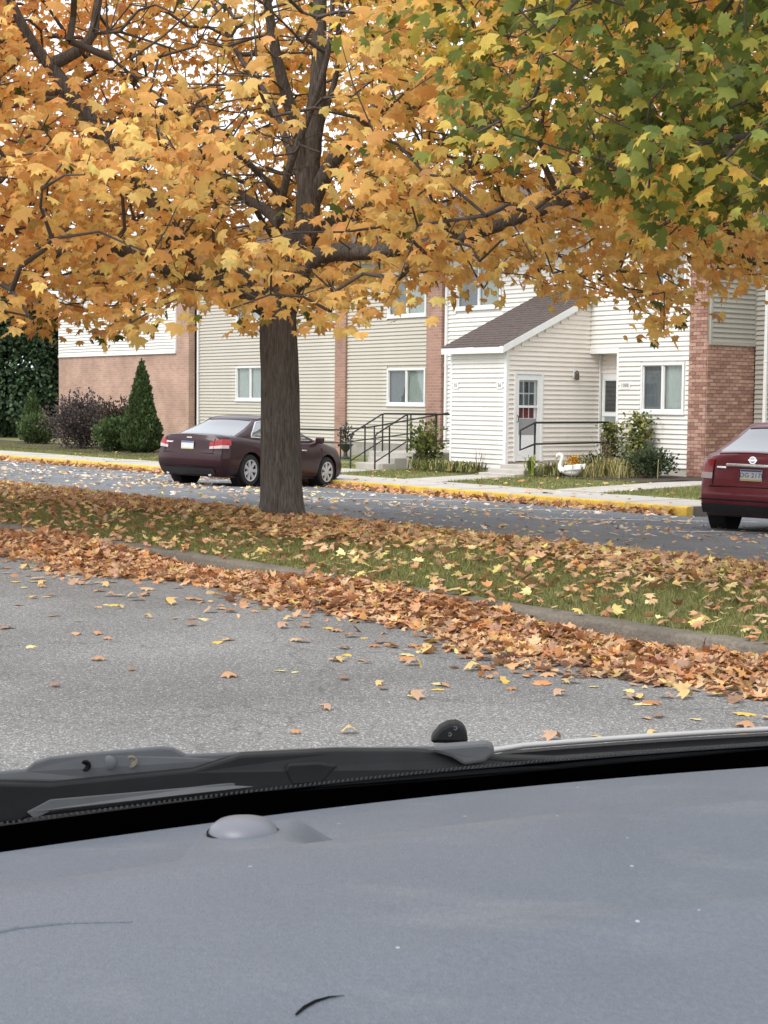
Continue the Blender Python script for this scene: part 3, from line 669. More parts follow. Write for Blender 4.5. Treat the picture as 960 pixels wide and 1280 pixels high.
railing('ramp_railing', 'long black ramp rail rising behind the stair rails to the brick pier', [[(-23.5, 14.4, .66), (-20.85, 14.4, .68), (-19.4, 14.4, .79), (-16.2, 14.4, 1.2)], [(-23.5, 14.4, .3), (-20.85, 14.4, .32), (-16.2, 14.4, .8)]],
        [((-23.4, 14.4, -.16), (-23.4, 14.4, .66)), ((-20.85, 14.4, -.16), (-20.85, 14.4, .68)), ((-19.3, 14.4, -.16), (-19.3, 14.4, .8)), ((-17.7, 14.4, .0), (-17.7, 14.4, 1.0))])
PP = -11.42
railing('porch_railing', 'black handrail with looped end along the porch landing', [[(PP, 12.97, .55), (PP, 12.53, .42), (PP, 12.53, .86), (PP, 12.97, 1.03), (PP, 15.3, 1.04)], [(PP, 12.97, .55), (PP, 15.3, .57)]],
        [((PP, 12.97, .02), (PP, 12.97, 1.02)), ((PP, 15.28, .02), (PP, 15.28, 1.03))], .024)
# ================================================================== leaves and trees
HALF = [(.15,.72),(.22,.53),(.60,.72),(.54,.41),(.60,.28),(.84,.13),(.52,-.07),(.19,-.19)]
OUT = [(0, 1.0)] + HALF + [(0, -.05)] + [(-x, y) for x, y in HALF[::-1]]
def leaf_template(fold=.25, curl=.25, stem=True):
    pts = [(0, .18)] + OUT; v = []
    for x, y in pts:
        v.append((x, y - .1, -fold * abs(x) - curl * (y - .2) ** 2 * (1 if y > .2 else .3)))
    n = len(OUT); f = [(0, 1 + i, 1 + (i + 1) % n) for i in range(n)]
    if stem:
        k = len(v); v += [(-.018, -.14, 0), (.018, -.14, 0), (.0, -.75, .12)]; f.append((k, k + 1, k + 2))
    return np.array(v, float), np.array(f, int)
SMALL = [(0, 1), (.2, .45), (.62, .55), (.5, .2), (.6, -.05), (0, -.1), (-.6, -.05), (-.5, .2), (-.62, .55), (-.2, .45)]
def leaf_simple(fold=.2):
    v = [(0, .2, 0)] + [(x, y, -fold * abs(x)) for x, y in SMALL]; n = len(SMALL)
    return np.array(v, float), np.array([(0, 1 + i, 1 + (i + 1) % n) for i in range(n)], int)
def norm(a): return a / np.maximum(np.linalg.norm(a, axis=-1, keepdims=True), 1e-9)
def scatter(tmpl, pos, tip, nrm, size, flop=None):
    """copies of a leaf: tip = where the point of the leaf aims, nrm = its upper side"""
    v, f = tmpl; n = len(pos)
    y = norm(tip); z = norm(nrm - y * (nrm * y).sum(1, keepdims=True)); x = np.cross(y, z)
    M = np.stack([x, y, z], 2)
    vv = np.repeat(v[None], n, 0)
    if flop is not None: vv[:, :, 2] *= flop[:, None]
    P = np.einsum('nij,nkj->nki', M, vv) * size[:, None, None] + pos[:, None, :]
    Fc = f[None] + (np.arange(n) * len(v))[:, None, None]
    return P.reshape(-1, 3), Fc.reshape(-1, 3), len(v)
T_FULL = [leaf_template(.22, .35), leaf_template(.05, .55), leaf_template(.4, .15)]

def grow(limbs, centres, rr, bias=.35, step=.5):
    """join every leaf cluster to the limbs: nodes (pos, parent); returns node list and edges"""
    nodes_, par = [], []
    for L in limbs:
        prev = -1
        for a, b in zip(L[:-1], L[1:]):
            m = max(1, int((b[0] - a[0]).length / .25))
            for k in range(m):
                nodes_.append(a[0].lerp(b[0], k / m)); par.append(prev); prev = len(nodes_) - 1
        nodes_.append(L[-1][0]); par.append(prev)
    nb = len(nodes_); base = np.array([tuple(a) for a in nodes_])
    pos = np.empty((nb + len(centres) * 8, 3)); pos[:nb] = base; cost = np.zeros(len(pos)); n = nb
    d0 = np.array([np.min(np.linalg.norm(base - c, axis=1)) for c in centres])
    leafnode = []; parent = list(par)
    for ci in np.argsort(d0):
        c = centres[ci]; d = np.linalg.norm(pos[:n] - c, axis=1) + bias * cost[:n]
        # branches prefer to rise outwards
        d = d + .5 * np.maximum(0, pos[:n, 2] - c[2])
        j = int(np.argmin(d)); a = pos[j].copy(); L = np.linalg.norm(c - a); m = max(1, min(6, int(L / step) + 1)); prev = j
        sag = np.array([0, 0, rr.uniform(.02, .12) * L]); jit = np.array([rr.uniform(-1, 1), rr.uniform(-1, 1), rr.uniform(-1, 1)]) * .08 * L
        for k in range(1, m + 1):
            t = k / m; pos[n] = a + (c - a) * t + (sag + jit) * math.sin(math.pi * t); cost[n] = cost[prev] + L / m; parent.append(prev); prev = n; n += 1
        leafnode.append(prev)
    return pos[:n], parent, nb, leafnode

def twig_mesh(pos, parent, nb, rmin, rmax, sides=4):
    n = len(pos); load = np.zeros(n)
    for i in range(n - 1, nb - 1, -1):
        load[i] += 1
        if parent[i] >= nb: load[parent[i]] += load[i]
    rad = np.minimum(rmax, rmin * np.sqrt(np.maximum(load, 1)))
    V_, F_ = [], []; k = 0
    ang = [2 * math.pi * s / sides for s in range(sides)]
    for i in range(nb, n):
        a, b = Vector(pos[parent[i]]), Vector(pos[i]); t = b - a
        if t.length < 1e-4: continue
        t.normalize(); x = t.orthogonal().normalized(); y = t.cross(x); r0 = rad[i] if parent[i] < nb else min(rad[parent[i]], rad[i] * 1.35); r1 = rad[i] * .9
        for c, r in ((a, r0), (b, r1)):
            for q in ang: V_.append(tuple(c + x * (math.cos(q) * r) + y * (math.sin(q) * r)))
        for s in range(sides):
            s2 = (s + 1) % sides; F_ += [(k+s, k+s2, k+sides+s2), (k+s, k+sides+s2, k+sides+s)]
        k += 2 * sides
    return np.array(V_), np.array(F_)

def limb_tube(pts, n=14, rough=.06, seed=0):
    """rounded, slightly knotty limb through (pos, radius) points"""
    rr = random.Random(seed); P = []; Rr = []
    m = len(pts)
    for i in range(m - 1):
        p0 = pts[max(i-1, 0)]; p1 = pts[i]; p2 = pts[i+1]; p3 = pts[min(i+2, m-1)]
        k = max(3, int((p2[0] - p1[0]).length / .12))
        for j in range(k):
            t = j / k
            c = .5 * ((2*p1[0]) + (p2[0]-p0[0])*t + (2*p0[0]-5*p1[0]+4*p2[0]-p3[0])*t*t + (3*p1[0]-p0[0]-3*p2[0]+p3[0])*t**3)
            P.append(c); Rr.append((p1[1] + (p2[1]-p1[1])*t) * (1 + rr.uniform(-rough, rough)))
    P.append(pts[-1][0]); Rr.append(pts[-1][1])
    mb = MB(); mb.tube(P, Rr, n); return mb

def sample_tints(n, pal, w, jit=.22):
    c = np.array(pal)[rng.choice(len(pal), n, p=np.array(w)/np.sum(w))]
    return np.clip(c * rng.uniform(1-jit, 1+jit, (n, 1)) * rng.uniform(.93, 1.07, (n, 3)), 0, 1)

def maple(name, label, base, limbs, trunk_pts, dens, box, nclust, per, spread, size, tintfn, big_n, leafmesh_tints, eye, rmin=.004, rmax=.06, seed=1, outc=None, front=None, bare=None):
    root = empty(name, base); tag(root, label, 'tree', 'maples on the median')
    rr = random.Random(seed); B0 = Vector(base)
    # trunk with a flared, ridged foot
    mb = limb_tube(trunk_pts, 84, .006, seed); vs = []
    for v in mb.v:
        v = Vector(v); a = math.atan2(v.y - trunk_pts[0][0].y, v.x - trunk_pts[0][0].x); h = v.z - trunk_pts[0][0].z
        c = Vector((trunk_pts[0][0].x, trunk_pts[0][0].y, v.z)); k = 1 + .10 * math.exp(-max(h, 0) / .16) * (1 + .6 * math.sin(5 * a + 1)) + .02 * math.sin(5 * a + h * 1.3) - .030 * abs(math.sin(11 * a + .9 * math.sin(h * 3.1 + 2 * a) + .4 * math.sin(h * 11))) ** .6 * (.8 + .4 * math.sin(h * 7 + 3 * a)) + .012
        vs.append(tuple(c + (v - c) * k))
    mb.v = vs; mb.build('trunk', mBARK, root, 50, base)
    for i, L in enumerate(limbs):
        limb_tube(L, 12, .07, seed * 50 + i).build('limb', mBARK, root, 50, base)
    # leaf clusters by density
    cs = []
    while len(cs) < nclust:
        P = np.stack([rng.uniform(a, b, 4000) for a, b in box], 1)
        cs.extend(P[rng.uniform(0, 1, 4000) < dens(P)].tolist())
    cs = np.array(cs[:nclust])
    pos, par, nb, ln = grow(limbs, cs if bare is None else np.concatenate([cs, bare]), rr)
    tv, tf = twig_mesh(pos, par, nb, rmin, rmax); tv = tv - np.array(base)
    tw = tri_mesh('twigs', tv, tf, None, mTWIG, root); tw['kind'] = 'stuff'
    ctr = np.array([base[0], base[1], base[2] + 4.0]) if outc is None else np.array(outc)
    k = len(cs); cnt = rng.integers(int(per * .5), int(per * 1.5) + 1, k); idx = np.repeat(np.arange(k), cnt); n = len(idx)
    off = rng.normal(0, 1, (n, 3)) * np.array([spread, spread, spread * .62]); p = cs[idx] + off
    outw = norm((cs - ctr) * np.array([1, 1, .4]))[idx]
    tip = norm(outw * .75 + np.array([0, 0, -.75]) + rng.normal(0, .55, (n, 3)))
    nr = norm(outw * .45 + np.array([0, 0, .8]) + rng.normal(0, .55, (n, 3)))
    if front is not None: nr = norm(nr + np.array(front) * .5)
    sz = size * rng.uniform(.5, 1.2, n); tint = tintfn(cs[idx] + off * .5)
    # the leaves that show largest become parts of their own
    t = Vector((0, 0, 0)); dist = np.linalg.norm(p - np.array(eye), axis=1)
    inview = (np.abs(p[:, 0]) < p[:, 1] * .235) & ((p[:, 2] - CAMZ) < p[:, 1] * .245) & (p[:, 1] > 0)
    score = np.where(inview, sz / dist, 0); order = np.argsort(-score)[:big_n]
    rest = np.ones(n, bool); rest[order] = False; ri = np.where(rest)[0]
    V_, F_, C_ = [], [], []; ko = 0
    for g_ in range(3):
        s = ri[g_::3]; vv, ff, nv = scatter(T_FULL[g_], p[s], tip[s], nr[s], sz[s], rng.uniform(.2, 1.6, len(s)))
        V_.append(vv); F_.append(ff + ko); C_.append(np.repeat(tint[s], nv, 0)); ko += len(vv)
    cr = tri_mesh('crown', np.concatenate(V_) - np.array(base), np.concatenate(F_), np.concatenate(C_), mLEAF, root); cr['kind'] = 'stuff'
    # shared meshes for the single leaves, picked by nearest colour
    lm = []
    for ci, c in enumerate(leafmesh_tints):
        v, f = T_FULL[ci % 3]; me_o = tri_mesh('leaf', v, f, np.repeat(np.array([c]), len(v), 0), mLEAF, None); lm.append(me_o.data); bpy.data.objects.remove(me_o)
    LT = np.array(leafmesh_tints)
    for i in order:
        me = lm[int(np.argmin(((LT - tint[i]) ** 2).sum(1)))]; o = link('leaf', me, root)
        y = Vector(tip[i]).normalized(); z = Vector(nr[i]); z = (z - y * z.dot(y)).normalized(); x = y.cross(z)
        Mx = Matrix((x, y, z)).transposed().to_4x4(); Mx.translation = Vector(p[i]) - B0
        o.matrix_local = Mx @ Matrix.Diagonal((sz[i], sz[i], sz[i], 1))
    return root

# ---- the orange maple in front of the houses
TX, TY, TZ = -1.18, 18.2, .13
SC = 109.9
def tp(x, y, dy=0.0):
    """point in the tree's own upright plane, dy metres further back"""
    return Vector((TX + (x - 351) / SC, TY + dy, 1.45 + (502 - y) / SC))
def L(*pts): return [(tp(a, b, c), r) for a, b, c, r in pts]
trunk = L((352, 654, 0, .285), (352, 638, 0, .255), (352, 622, 0, .242), (351, 600, 0, .236), (350, 540, 0, .226), (349, 470, 0, .216), (347, 420, 0, .212), (347, 385, 0, .20), (350, 362, 0, .15))
limbs = [
 L((348, 395, 0, .18), (362, 345, .05, .15), (380, 290, .1, .145), (384, 215, .1, .12), (394, 110, .05, .095), (396, 0, 0, .075), (402, -150, -.2, .05), (395, -330, -.3, .02)),
 L((382, 225, .1, .09), (366, 160, 0, .075), (346, 90, -.2, .06), (330, 0, -.4, .045), (305, -130, -.7, .03), (290, -260, -.8, .012)),
 L((345, 400, 0, .13), (300, 352, -.15, .105), (242, 322, -.3, .098), (200, 268, -.45, .094), (150, 200, -.6, .092), (105, 145, -.7, .09), (80, 105, -.75, .08)),
 L((84, 112, -.75, .07), (62, 85, -.8, .06), (40, 40, -.9, .045), (10, -40, -1.1, .03), (-40, -140, -1.3, .015)),
 L((84, 108, -.75, .07), (112, 92, -.7, .062), (130, 70, -.65, .055), (134, 40, -.6, .045), (150, -60, -.5, .03), (170, -170, -.3, .012)),
 L((340, 392, -.05, .12), (290, 362, -.5, .085), (215, 345, -.9, .07), (135, 318, -1.4, .06), (60, 316, -1.9, .045), (-40, 330, -2.4, .03), (-130, 345, -2.8, .012)),
 L((352, 392, 0, .15), (398, 328, -.4, .11), (470, 326, -1.0, .085), (560, 318, -1.7, .07), (640, 296, -2.3, .055), (725, 275, -2.9, .045), (800, 290, -3.4, .025)),
 L((388, 250, .1, .11), (425, 190, -.1, .085), (470, 145, -.3, .07), (520, 148, -.5, .065), (600, 185, -.9, .055), (690, 235, -1.4, .04), (760, 275, -1.8, .02)),
 L((384, 300, .1, .10), (440, 255, .8, .08), (520, 220, 1.8, .06), (620, 150, 2.8, .04), (700, 90, 3.6, .02)),
 L((372, 320, .1, .09), (330, 260, .9, .07), (270, 215, 1.8, .055), (180, 120, 2.8, .04), (110, 40, 3.5, .02)),
 L((385, 200, .1, .06), (400, 150, .1, .04), (416, 100, .05, .03), (420, 30, 0, .025), (440, -80, -.2, .015)),
 L((345, 300, .0, .05), (362, 225, -.5, .042), (400, 130, -.8, .034), (414, 60, -.95, .026), (414, -60, -1.1, .014)),
 L((360, 260, .0, .04), (310, 215, -.6, .032), (250, 180, -1.1, .024), (170, 120, -1.6, .014)),
 L((384, 260, .1, .05), (330, 120, 1.0, .04), (280, 40, 1.6, .03), (230, -60, 2.2, .02)),
]
SK = np.array([(-2.6, 2.30), (-1.5, 2.26), (-.6, 2.22), (.2, 2.1), (.8, 2.1), (1.2, 1.97), (1.55, 2.1), (1.8, 2.45), (2.2, 2.35), (2.7, 2.3), (3.1, 2.15), (3.5, 2.25), (3.9, 2.3), (4.3, 2.4), (4.7, 2.62), (5.1, 2.75), (5.5, 2.6), (6.1, 2.62), (6.7, 2.6), (7.1, 2.5), (7.25, 2.25), (7.6, 2.12), (7.8, 2.5), (8.4, 2.75), (9.5, 2.8)])
BARE = [(75, 100, 130, 60, -.4, 34), (45, 50, 80, 105, -.4, 30), (80, 105, 118, 155, -.4, 32), (180, 235, 205, 280, -.3, 24), (145, 320, 212, 344, -.7, 13), (398, 326, 480, 328, -.6, 20), (384, 300, 395, 0, .2, 26), (383, 215, 335, 0, .2, 22), (360, 240, 414, 100, .2, 16), (520, 148, 690, 235, -.6, 22), (600, 305, 760, 272, -2.0, 14)]
def dens_a(P):
    X = P[:, 0] - TX; Y = P[:, 1] - TY; Z = P[:, 2]
    lr = np.where(X > 0, 7.2, 6.8)
    e = (X / lr) ** 2 + (Y / 5.6) ** 2 + ((Z - 4.6) / 5.2) ** 2
    s = 160 / 110 * 0
    imx = (P[:, 0] / P[:, 1]) * 2000 / SC                    # sideways direction as seen from the street
    sk = np.interp(imx + 4.37, SK[:, 0], SK[:, 1])
    # skirt: hangs to about the same height all round, a little higher at the back
    low = CAMZ + (sk - CAMZ + .12) * P[:, 1] / TY
    d = (e < 1) & (Z > low)
    d = d.astype(float)
    edge = np.clip((Z - low) / .8, 0, 1); d *= .55 + .45 * edge
    d *= np.where(Z > 7.2, .45, 1.0)
    # airy heart of the crown round the leaders and in the upper left
    heart = (X > -.45 - .28 * np.clip(Z - 3.4, 0, 3)) & (X < .85) & (Y < 1.3) & (Z > low + .75)
    d *= np.where(heart, .085, 1)
    up = (X > -2.1) & (X < .6) & (Z > 4.2) & (Y < .4); d *= np.where(up & ~heart, .30, 1)
    hole = (imx > .75) & (imx < 2.1) & (Z > low + .65) & (Z < low + 1.7) & (Y < .5); d *= np.where(hole, .2, 1)
    hole2 = (imx < -3.2) & (imx > -4.0) & (Z > 4.4) & (Y < 0); d *= np.where(hole2, .25, 1)
    for (x0, y0, x1, y1, dd, r_) in BARE:
        # leaves are thin on the street side of the bare lower limbs
        k_ = P[:, 1] / TY; ix = 351 + (P[:, 0] / k_ - TX) * SC; iy = 502 - ((Z - 1.45) / k_) * SC
        ex, ey = x1 - x0, y1 - y0; tt = np.clip(((ix - x0) * ex + (iy - y0) * ey) / (ex * ex + ey * ey), 0, 1)
        near = (np.hypot(ix - x0 - tt * ex, iy - y0 - tt * ey) < r_) & (Y < dd); d *= np.where(near, .06, 1)
    inner = (X / 4.6) ** 2 + (Y / 3.6) ** 2 + ((Z - 4.4) / 3.2) ** 2; d *= np.where(inner < 1, .7, 1.0)
    return d
def tint_a(p):
    n = len(p); X = p[:, 0] - TX
    pal = [(.87,.55,.18), (.83,.48,.15), (.88,.62,.21), (.76,.40,.13), (.88,.67,.23), (.58,.33,.14)]
    c = sample_tints(n, pal, [6, 4, 4, 2, 1.6, .6])
    warm = np.clip((-X - 1.0) / 3, 0, 1)[:, None]                       # redder on the far left
    c = c * (1 - warm * np.array([.06, .22, .25]))
    yel = np.clip((X + .2) / 2.2, 0, 1) * np.clip((p[:, 2] - 4.0) / 1.6, 0, 1); m = rng.uniform(0, 1, n) < yel * .65
    c[m] = sample_tints(int(m.sum()), [(.80,.55,.08), (.66,.52,.08), (.40,.40,.06)], [3, 2, 1])
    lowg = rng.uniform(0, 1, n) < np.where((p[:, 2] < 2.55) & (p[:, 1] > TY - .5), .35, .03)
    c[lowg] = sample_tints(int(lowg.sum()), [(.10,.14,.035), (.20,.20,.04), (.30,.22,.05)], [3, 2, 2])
    return c
TA = [(.87,.55,.18), (.83,.48,.15), (.88,.62,.21), (.76,.40,.13), (.88,.67,.23), (.87,.58,.19)]
_n = 620; BARETW = np.stack([TX + .1 + rng.normal(-.45, .95, _n), TY + rng.normal(-.5, .9, _n), rng.uniform(3.2, 6.6, _n)], 1)
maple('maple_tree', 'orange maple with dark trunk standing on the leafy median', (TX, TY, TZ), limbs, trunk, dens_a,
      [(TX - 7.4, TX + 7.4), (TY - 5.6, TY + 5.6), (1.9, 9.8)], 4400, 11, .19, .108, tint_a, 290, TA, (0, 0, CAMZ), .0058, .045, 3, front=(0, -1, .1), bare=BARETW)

# ---- the greener maple whose branches reach in from the right
BX, BY, BZ = 4.7, 10.6, .13
def bp(x, z, y): return Vector((x, y, z))
def LB(*pts): return [(Vector((a, b, c)), r) for a, b, c, r in pts]
trunk_b = LB((BX, BY, .10, .24), (BX, BY, .4, .215), (BX - .02, BY, 1.0, .20), (BX - .03, BY, 1.8, .19), (BX - .02, BY, 2.3, .17), (BX, BY, 2.6, .12))
limbs_b = [
 LB((BX, BY, 2.2, .15), (BX + .1, BY + .05, 3.2, .13), (BX, BY, 4.6, .10), (BX + .1, BY, 6.2, .06), (BX, BY, 7.6, .02)),
 LB((BX, BY, 2.3, .12), (4.0, 10.5, 3.1, .09), (3.2, 10.3, 3.7, .06), (2.5, 10.1, 4.05, .035), (1.9, 9.9, 4.1, .022), (1.2, 9.8, 3.95, .012)),
 LB((BX, BY, 2.4, .11), (4.1, 10.9, 3.4, .08), (3.3, 11.1, 4.4, .05), (2.2, 11.2, 5.2, .03), (1.2, 11.2, 5.7, .012)),
 LB((BX, BY, 2.1, .10), (4.0, 10.2, 2.7, .07), (3.3, 10.0, 3.1, .045), (2.7, 9.9, 3.15, .03), (2.0, 9.8, 3.05, .016), (1.6, 9.8, 2.95, .008)),
 LB((BX, BY, 2.4, .10), (5.4, 11.2, 3.4, .07), (6.3, 11.6, 4.4, .04), (7.2, 12, 5.0, .015)),
 LB((BX, BY, 2.5, .10), (5.5, 9.9, 3.6, .07), (6.5, 9.3, 4.6, .04), (7.4, 9, 5.2, .015)),
]
SKB = np.array([(-.3, 3.7), (.1, 3.3), (.5, 3.05), (.9, 3.1), (1.3, 3.0), (1.6, 2.62), (1.9, 2.56), (2.1, 2.7), (2.5, 2.65), (4, 2.7), (9, 2.8)])
def dens_b(P):
    X, Y, Z = P[:, 0], P[:, 1], P[:, 2]
    e = ((X - BX) / 5.2) ** 2 + ((Y - BY) / 2.6) ** 2 + ((Z - 4.7) / 3.9) ** 2
    imx = X / Y * 10.5; low = CAMZ + (np.interp(imx, SKB[:, 0], SKB[:, 1]) - CAMZ) * Y / 10.5
    d = ((e < 1) & (Z > low) & (imx > -.2)).astype(float)
    d *= np.clip((imx + .4) / 1.2, .2, 1) * np.where(imx > 3.2, .5, 1.0)
    gap = (imx > 1.2) & (imx < 2.4) & (np.abs(Z - 3.95 - .1 * (imx - 1.2)) < .12 + .18 * (imx > 1.75)); d *= np.where(gap, .25, 1)
    return d
def tint_b(p):
    n = len(p); X = p[:, 0] / p[:, 1] * 10.5
    g = [(.24,.28,.06), (.18,.22,.05), (.125,.165,.04), (.42,.40,.09)]; y = [(.82,.50,.11), (.76,.56,.12), (.60,.50,.10)]
    c = sample_tints(n, g, [4, 4, 3, 2]); py = np.clip(.66 - .36 * X, .10, .9) + .4 * np.clip((3.15 - p[:, 2]) / .5, 0, 1)
    m = rng.uniform(0, 1, n) < py; c[m] = sample_tints(int(m.sum()), y, [3, 3, 2]); return c
TB = [(.25,.28,.055), (.18,.22,.045), (.12,.16,.04), (.42,.38,.08), (.82,.50,.11), (.76,.56,.12), (.60,.50,.10)]
maple('maple_tree', 'greener maple with yellow green leaves overlapping the crown of the orange maple', (BX, BY, BZ), limbs_b, trunk_b, dens_b,
      [(-.4, 9.6), (8.0, 13.2), (2.3, 8.6)], 2300, 10, .15, .088, tint_b, 290, TB, (0, 0, CAMZ), .003, .03, 9, front=(0, -1, 0))
# ================================================================== parked cars
def paint(name, col, flake=.3):
    m, t, b, o = nodes(name)
    tc = N(t, 'ShaderNodeTexCoord'); n1 = N(t, 'ShaderNodeTexNoise', Scale=3.0, Detail=5.0); t.links.new(tc.outputs['Object'], n1.inputs['Vector'])
    r1 = ramp(t, [(.3, mul(col, .82)), (.7, mul(col, 1.15))]); t.links.new(n1.outputs[0], r1.inputs[0]); t.links.new(r1.outputs[0], b.inputs['Base Color'])
    b.inputs['Metallic'].default_value = flake; b.inputs['Roughness'].default_value = .38; b.inputs['Coat Weight'].default_value = .35; b.inputs['Specular IOR Level'].default_value = .25; b.inputs['Coat Roughness'].default_value = .06
    return m
mTYRE = mat('tyre_rubber', (.018,.018,.019), .85, .3, 12, .3, 60)
mRIM = mat('alloy', (.55,.55,.56), .45, .1, 8, metal=.35)
mCHROME = mat('chrome', (.78,.78,.79), .16, .05, 5, metal=.95)
mBLACKP = mat('black_plastic', (.02,.02,.022), .6, .2, 12)
mCGLASS = mat('car_glass', (.05,.06,.065), .06, .1, 2, spec=1.0, coat=1.0)
mCGLASS.node_tree.nodes['Principled BSDF'].inputs['IOR'].default_value = 2.3
mTAILR = mat('red_lens', (.34,.014,.016), .2, .15, 20, coat=.2)
mTAILW = mat('clear_lens', (.55,.44,.42), .2, .15, 30, coat=.2)
mPLATE = mat('plate_white', (.66,.67,.68), .5, .05, 10)
mPLATEB = mat('plate_blue', (.05,.09,.26), .5, .05, 10); mPLATEY = mat('plate_yellow', (.60,.48,.12), .5, .05, 10); mPLATET = mat('plate_ink', (.04,.06,.16), .6, .05, 10)
mWELL = mat('wheel_well', (.010,.010,.011), .95, .2, 5)

def sstep(a, b, x):
    t = min(max((x - a) / (b - a), 0), 1); return t * t * (3 - 2 * t)
def sedan(name, label, P, loc, heading):
    """P: dimensions; local x forward, y left, z up; origin on the ground under the middle"""
    root = empty(name, loc, math.pi/2 - heading); tag(root, label, 'car', 'parked sedans'); mp = P['paint']
    Ln, Wd, zb, xr, xf, Rw = P['L'] / 2, P['W'] / 2, P['zb'], P['xr'], P['xf'], P['R']
    deck = P['deck']                            # list of (x, z) along the body top
    dx = [a for a, _ in deck]; dz = [b for _, b in deck]
    rp = P['rear']; rz_ = [a for a, _ in rp]; rx_ = [b for _, b in rp]       # rear face: (z, inset)
    fp = [(.15, .10), (.3, .01), (.5, 0), (.62, .05), (.75, .16)]
    def body(a, b, c):
        """a -1..1 rear to front, b -1..1 right to left, c 0..1 sill to top"""
        x0 = a * Ln; top = float(np.interp(x0, dx, dz)) + .035 * (1 - b * b) - .02 * sstep(.8, 1, abs(b))
        z = zb + (top - zb) * c
        if x0 < 0: z -= P.get('tuck', .0) * 0
        side = float(np.interp(c, [0, .06, .2, .45, .62, .8, .92, 1.0], [.90, .955, .985, 1.0, .995, .985, .955, .90]))
        e = abs(a); pl = 1 - .05 * sstep(.35, 1, e) - .10 * sstep(.86, 1.0, e) ** 2
        y = b * Wd * side * pl
        x = x0
        if a < 0: s = sstep(-.80, -1, a); x += s * (float(np.interp(z, rz_, rx_)) + .11 * abs(b) ** 3)
        else: s = sstep(.72, 1, a); x -= s * (float(np.interp(z, [q for q, _ in fp], [w for _, w in fp])) + .28 * abs(b) ** 2.6)
        return x, y, z
    def arch(x):
        h = 0
        for xc in (xr, xf):
            d = abs(x - xc); Ra = Rw + .055
            if d < Ra: h = max(h, math.sqrt(Ra * Ra - d * d) + Rw * .98)
        return h
    As = sorted(set([round(v_, 4) for v_ in lin(-1, 1, 131)] + [-.985, .985, -.97, .97])); Bs = lin(-1, 1, 19); Cs = [0, .05, .1, .2, .3, .4, .5, .6, .68, .76, .84, .9, .95, .98, 1]
    mb = MB()
    def sidept(b):
        def f(a, c):
            x, y, z = body(a, b, c)
            if -.93 < a < .93: z = max(z, min(arch(x), zb + .62))
            return (x, y, z)
        return f
    for b in (-1, 1): mb.grid(sidept(b), As, Cs)
    mb.grid(lambda a, b: body(a, b, 1), As, Bs); mb.grid(lambda b, c: body(-1, b, c), Bs, Cs); mb.grid(lambda b, c: body(1, b, c), Bs, Cs)
    bd = mb.build('body', mp, root, 40)
    ub = MB(); ub.box(-Ln + .35, Ln - .5, -Wd + .12, Wd - .12, zb - .03, zb + .12); ub.build('underbody', mBLACKP, root)
    for xc in (xr, xf):
        for s in (-1, 1):
            w_ = MB(); w_.lathe([(.02, 0), (Rw + .06, 0), (Rw + .06, s * .24)], (xc, s * (Wd - .285), Rw), 'y', 28, False); w_.build('wheel_well', mWELL, root, 40)
    # cabin ------------------------------------------------------
    cb = P['cabin']   # rear base x, rear roof x, front roof x, front base x, roof z, base half width, roof half width
    def cab(a, b, c):
        """a -1..1 rear to front, b across, c 0..1 up"""
        cc = c ** .9
        xr_ = cb['rb'] + (cb['rr'] - cb['rb']) * cc ** 1.05; xf_ = cb['fb'] + (cb['fr'] - cb['fb']) * cc
        xm = (xr_ + xf_) / 2; hx = (xf_ - xr_) / 2; x = xm + a * hx
        zb0 = float(np.interp(x, dx, dz)) - .015; zt = cb['z'] - .055 * (a - .05) ** 2 * (1 if a > 0 else 1.3) - .012
        z = zb0 + (zt - zb0) * c + (.028 * (1 - b * b)) * sstep(.6, 1, c)
        hw = cb['bw'] + (cb['tw'] - cb['bw']) * c ** 1.25
        hw *= 1 - .045 * abs(a) ** 3
        y = b * hw
        if abs(a) > .999: x -= math.copysign(.11 * b * b * (1 - .35 * c), a)
        return x, y, z
    # rounded top edges: pull the roof rim in and down a touch
    CA = sorted(set([round(q, 4) for q in lin(-1, 1, 41)])); CB_ = lin(-1, 1, 21); CC = lin(0, 1, 17)
    def inwin(a0, a1): return a0 + .0, a1
    parts = {'cabin': MB(), 'rear_window': MB(), 'windshield': MB(), 'side_window': [MB(), MB()]}
    def endx(a, b, c):
        return cab(a, b, c)
    def fix(a, b, c):
        # keep side faces joined to the bowed end faces
        x, y, z = cab(a, b, c); bow = sstep(.80, 1, abs(a)) * .11 * b * b * (1 - .35 * c)
        if abs(a) <= .999: x -= math.copysign(bow, a)
        return x, y, z
    def quadgrid(fn, us, vs, pick):
        for i in range(len(us) - 1):
            for j in range(len(vs) - 1):
                t_ = pick((us[i] + us[i+1]) / 2, (vs[j] + vs[j+1]) / 2)
                t_.add([fn(us[i], vs[j]), fn(us[i+1], vs[j]), fn(us[i+1], vs[j+1]), fn(us[i], vs[j+1])], [(0, 1, 2, 3)])
    quadgrid(lambda b, c: fix(-1, b, c), CB_, CC, lambda b, c: parts['rear_window'] if abs(b) < .88 and .05 < c < .93 else parts['cabin'])
    quadgrid(lambda b, c: fix(1, b, c), CB_, CC, lambda b, c: parts['windshield'] if abs(b) < .90 and .05 < c < .95 else parts['cabin'])
    ws = P['sidewin']
    for k, b in enumerate((-1, 1)):
        def pk(a, c, k=k):
            lo = np.interp(c, [.1, .5, .85], ws['lo']); hi = np.interp(c, [.1, .85], ws['hi'])
            return parts['side_window'][k] if lo < a < hi and .10 < c < .86 and not (ws['b0'] < a < ws['b1']) else parts['cabin']
        quadgrid(lambda a, c: fix(a, b, c), CA, CC, pk)
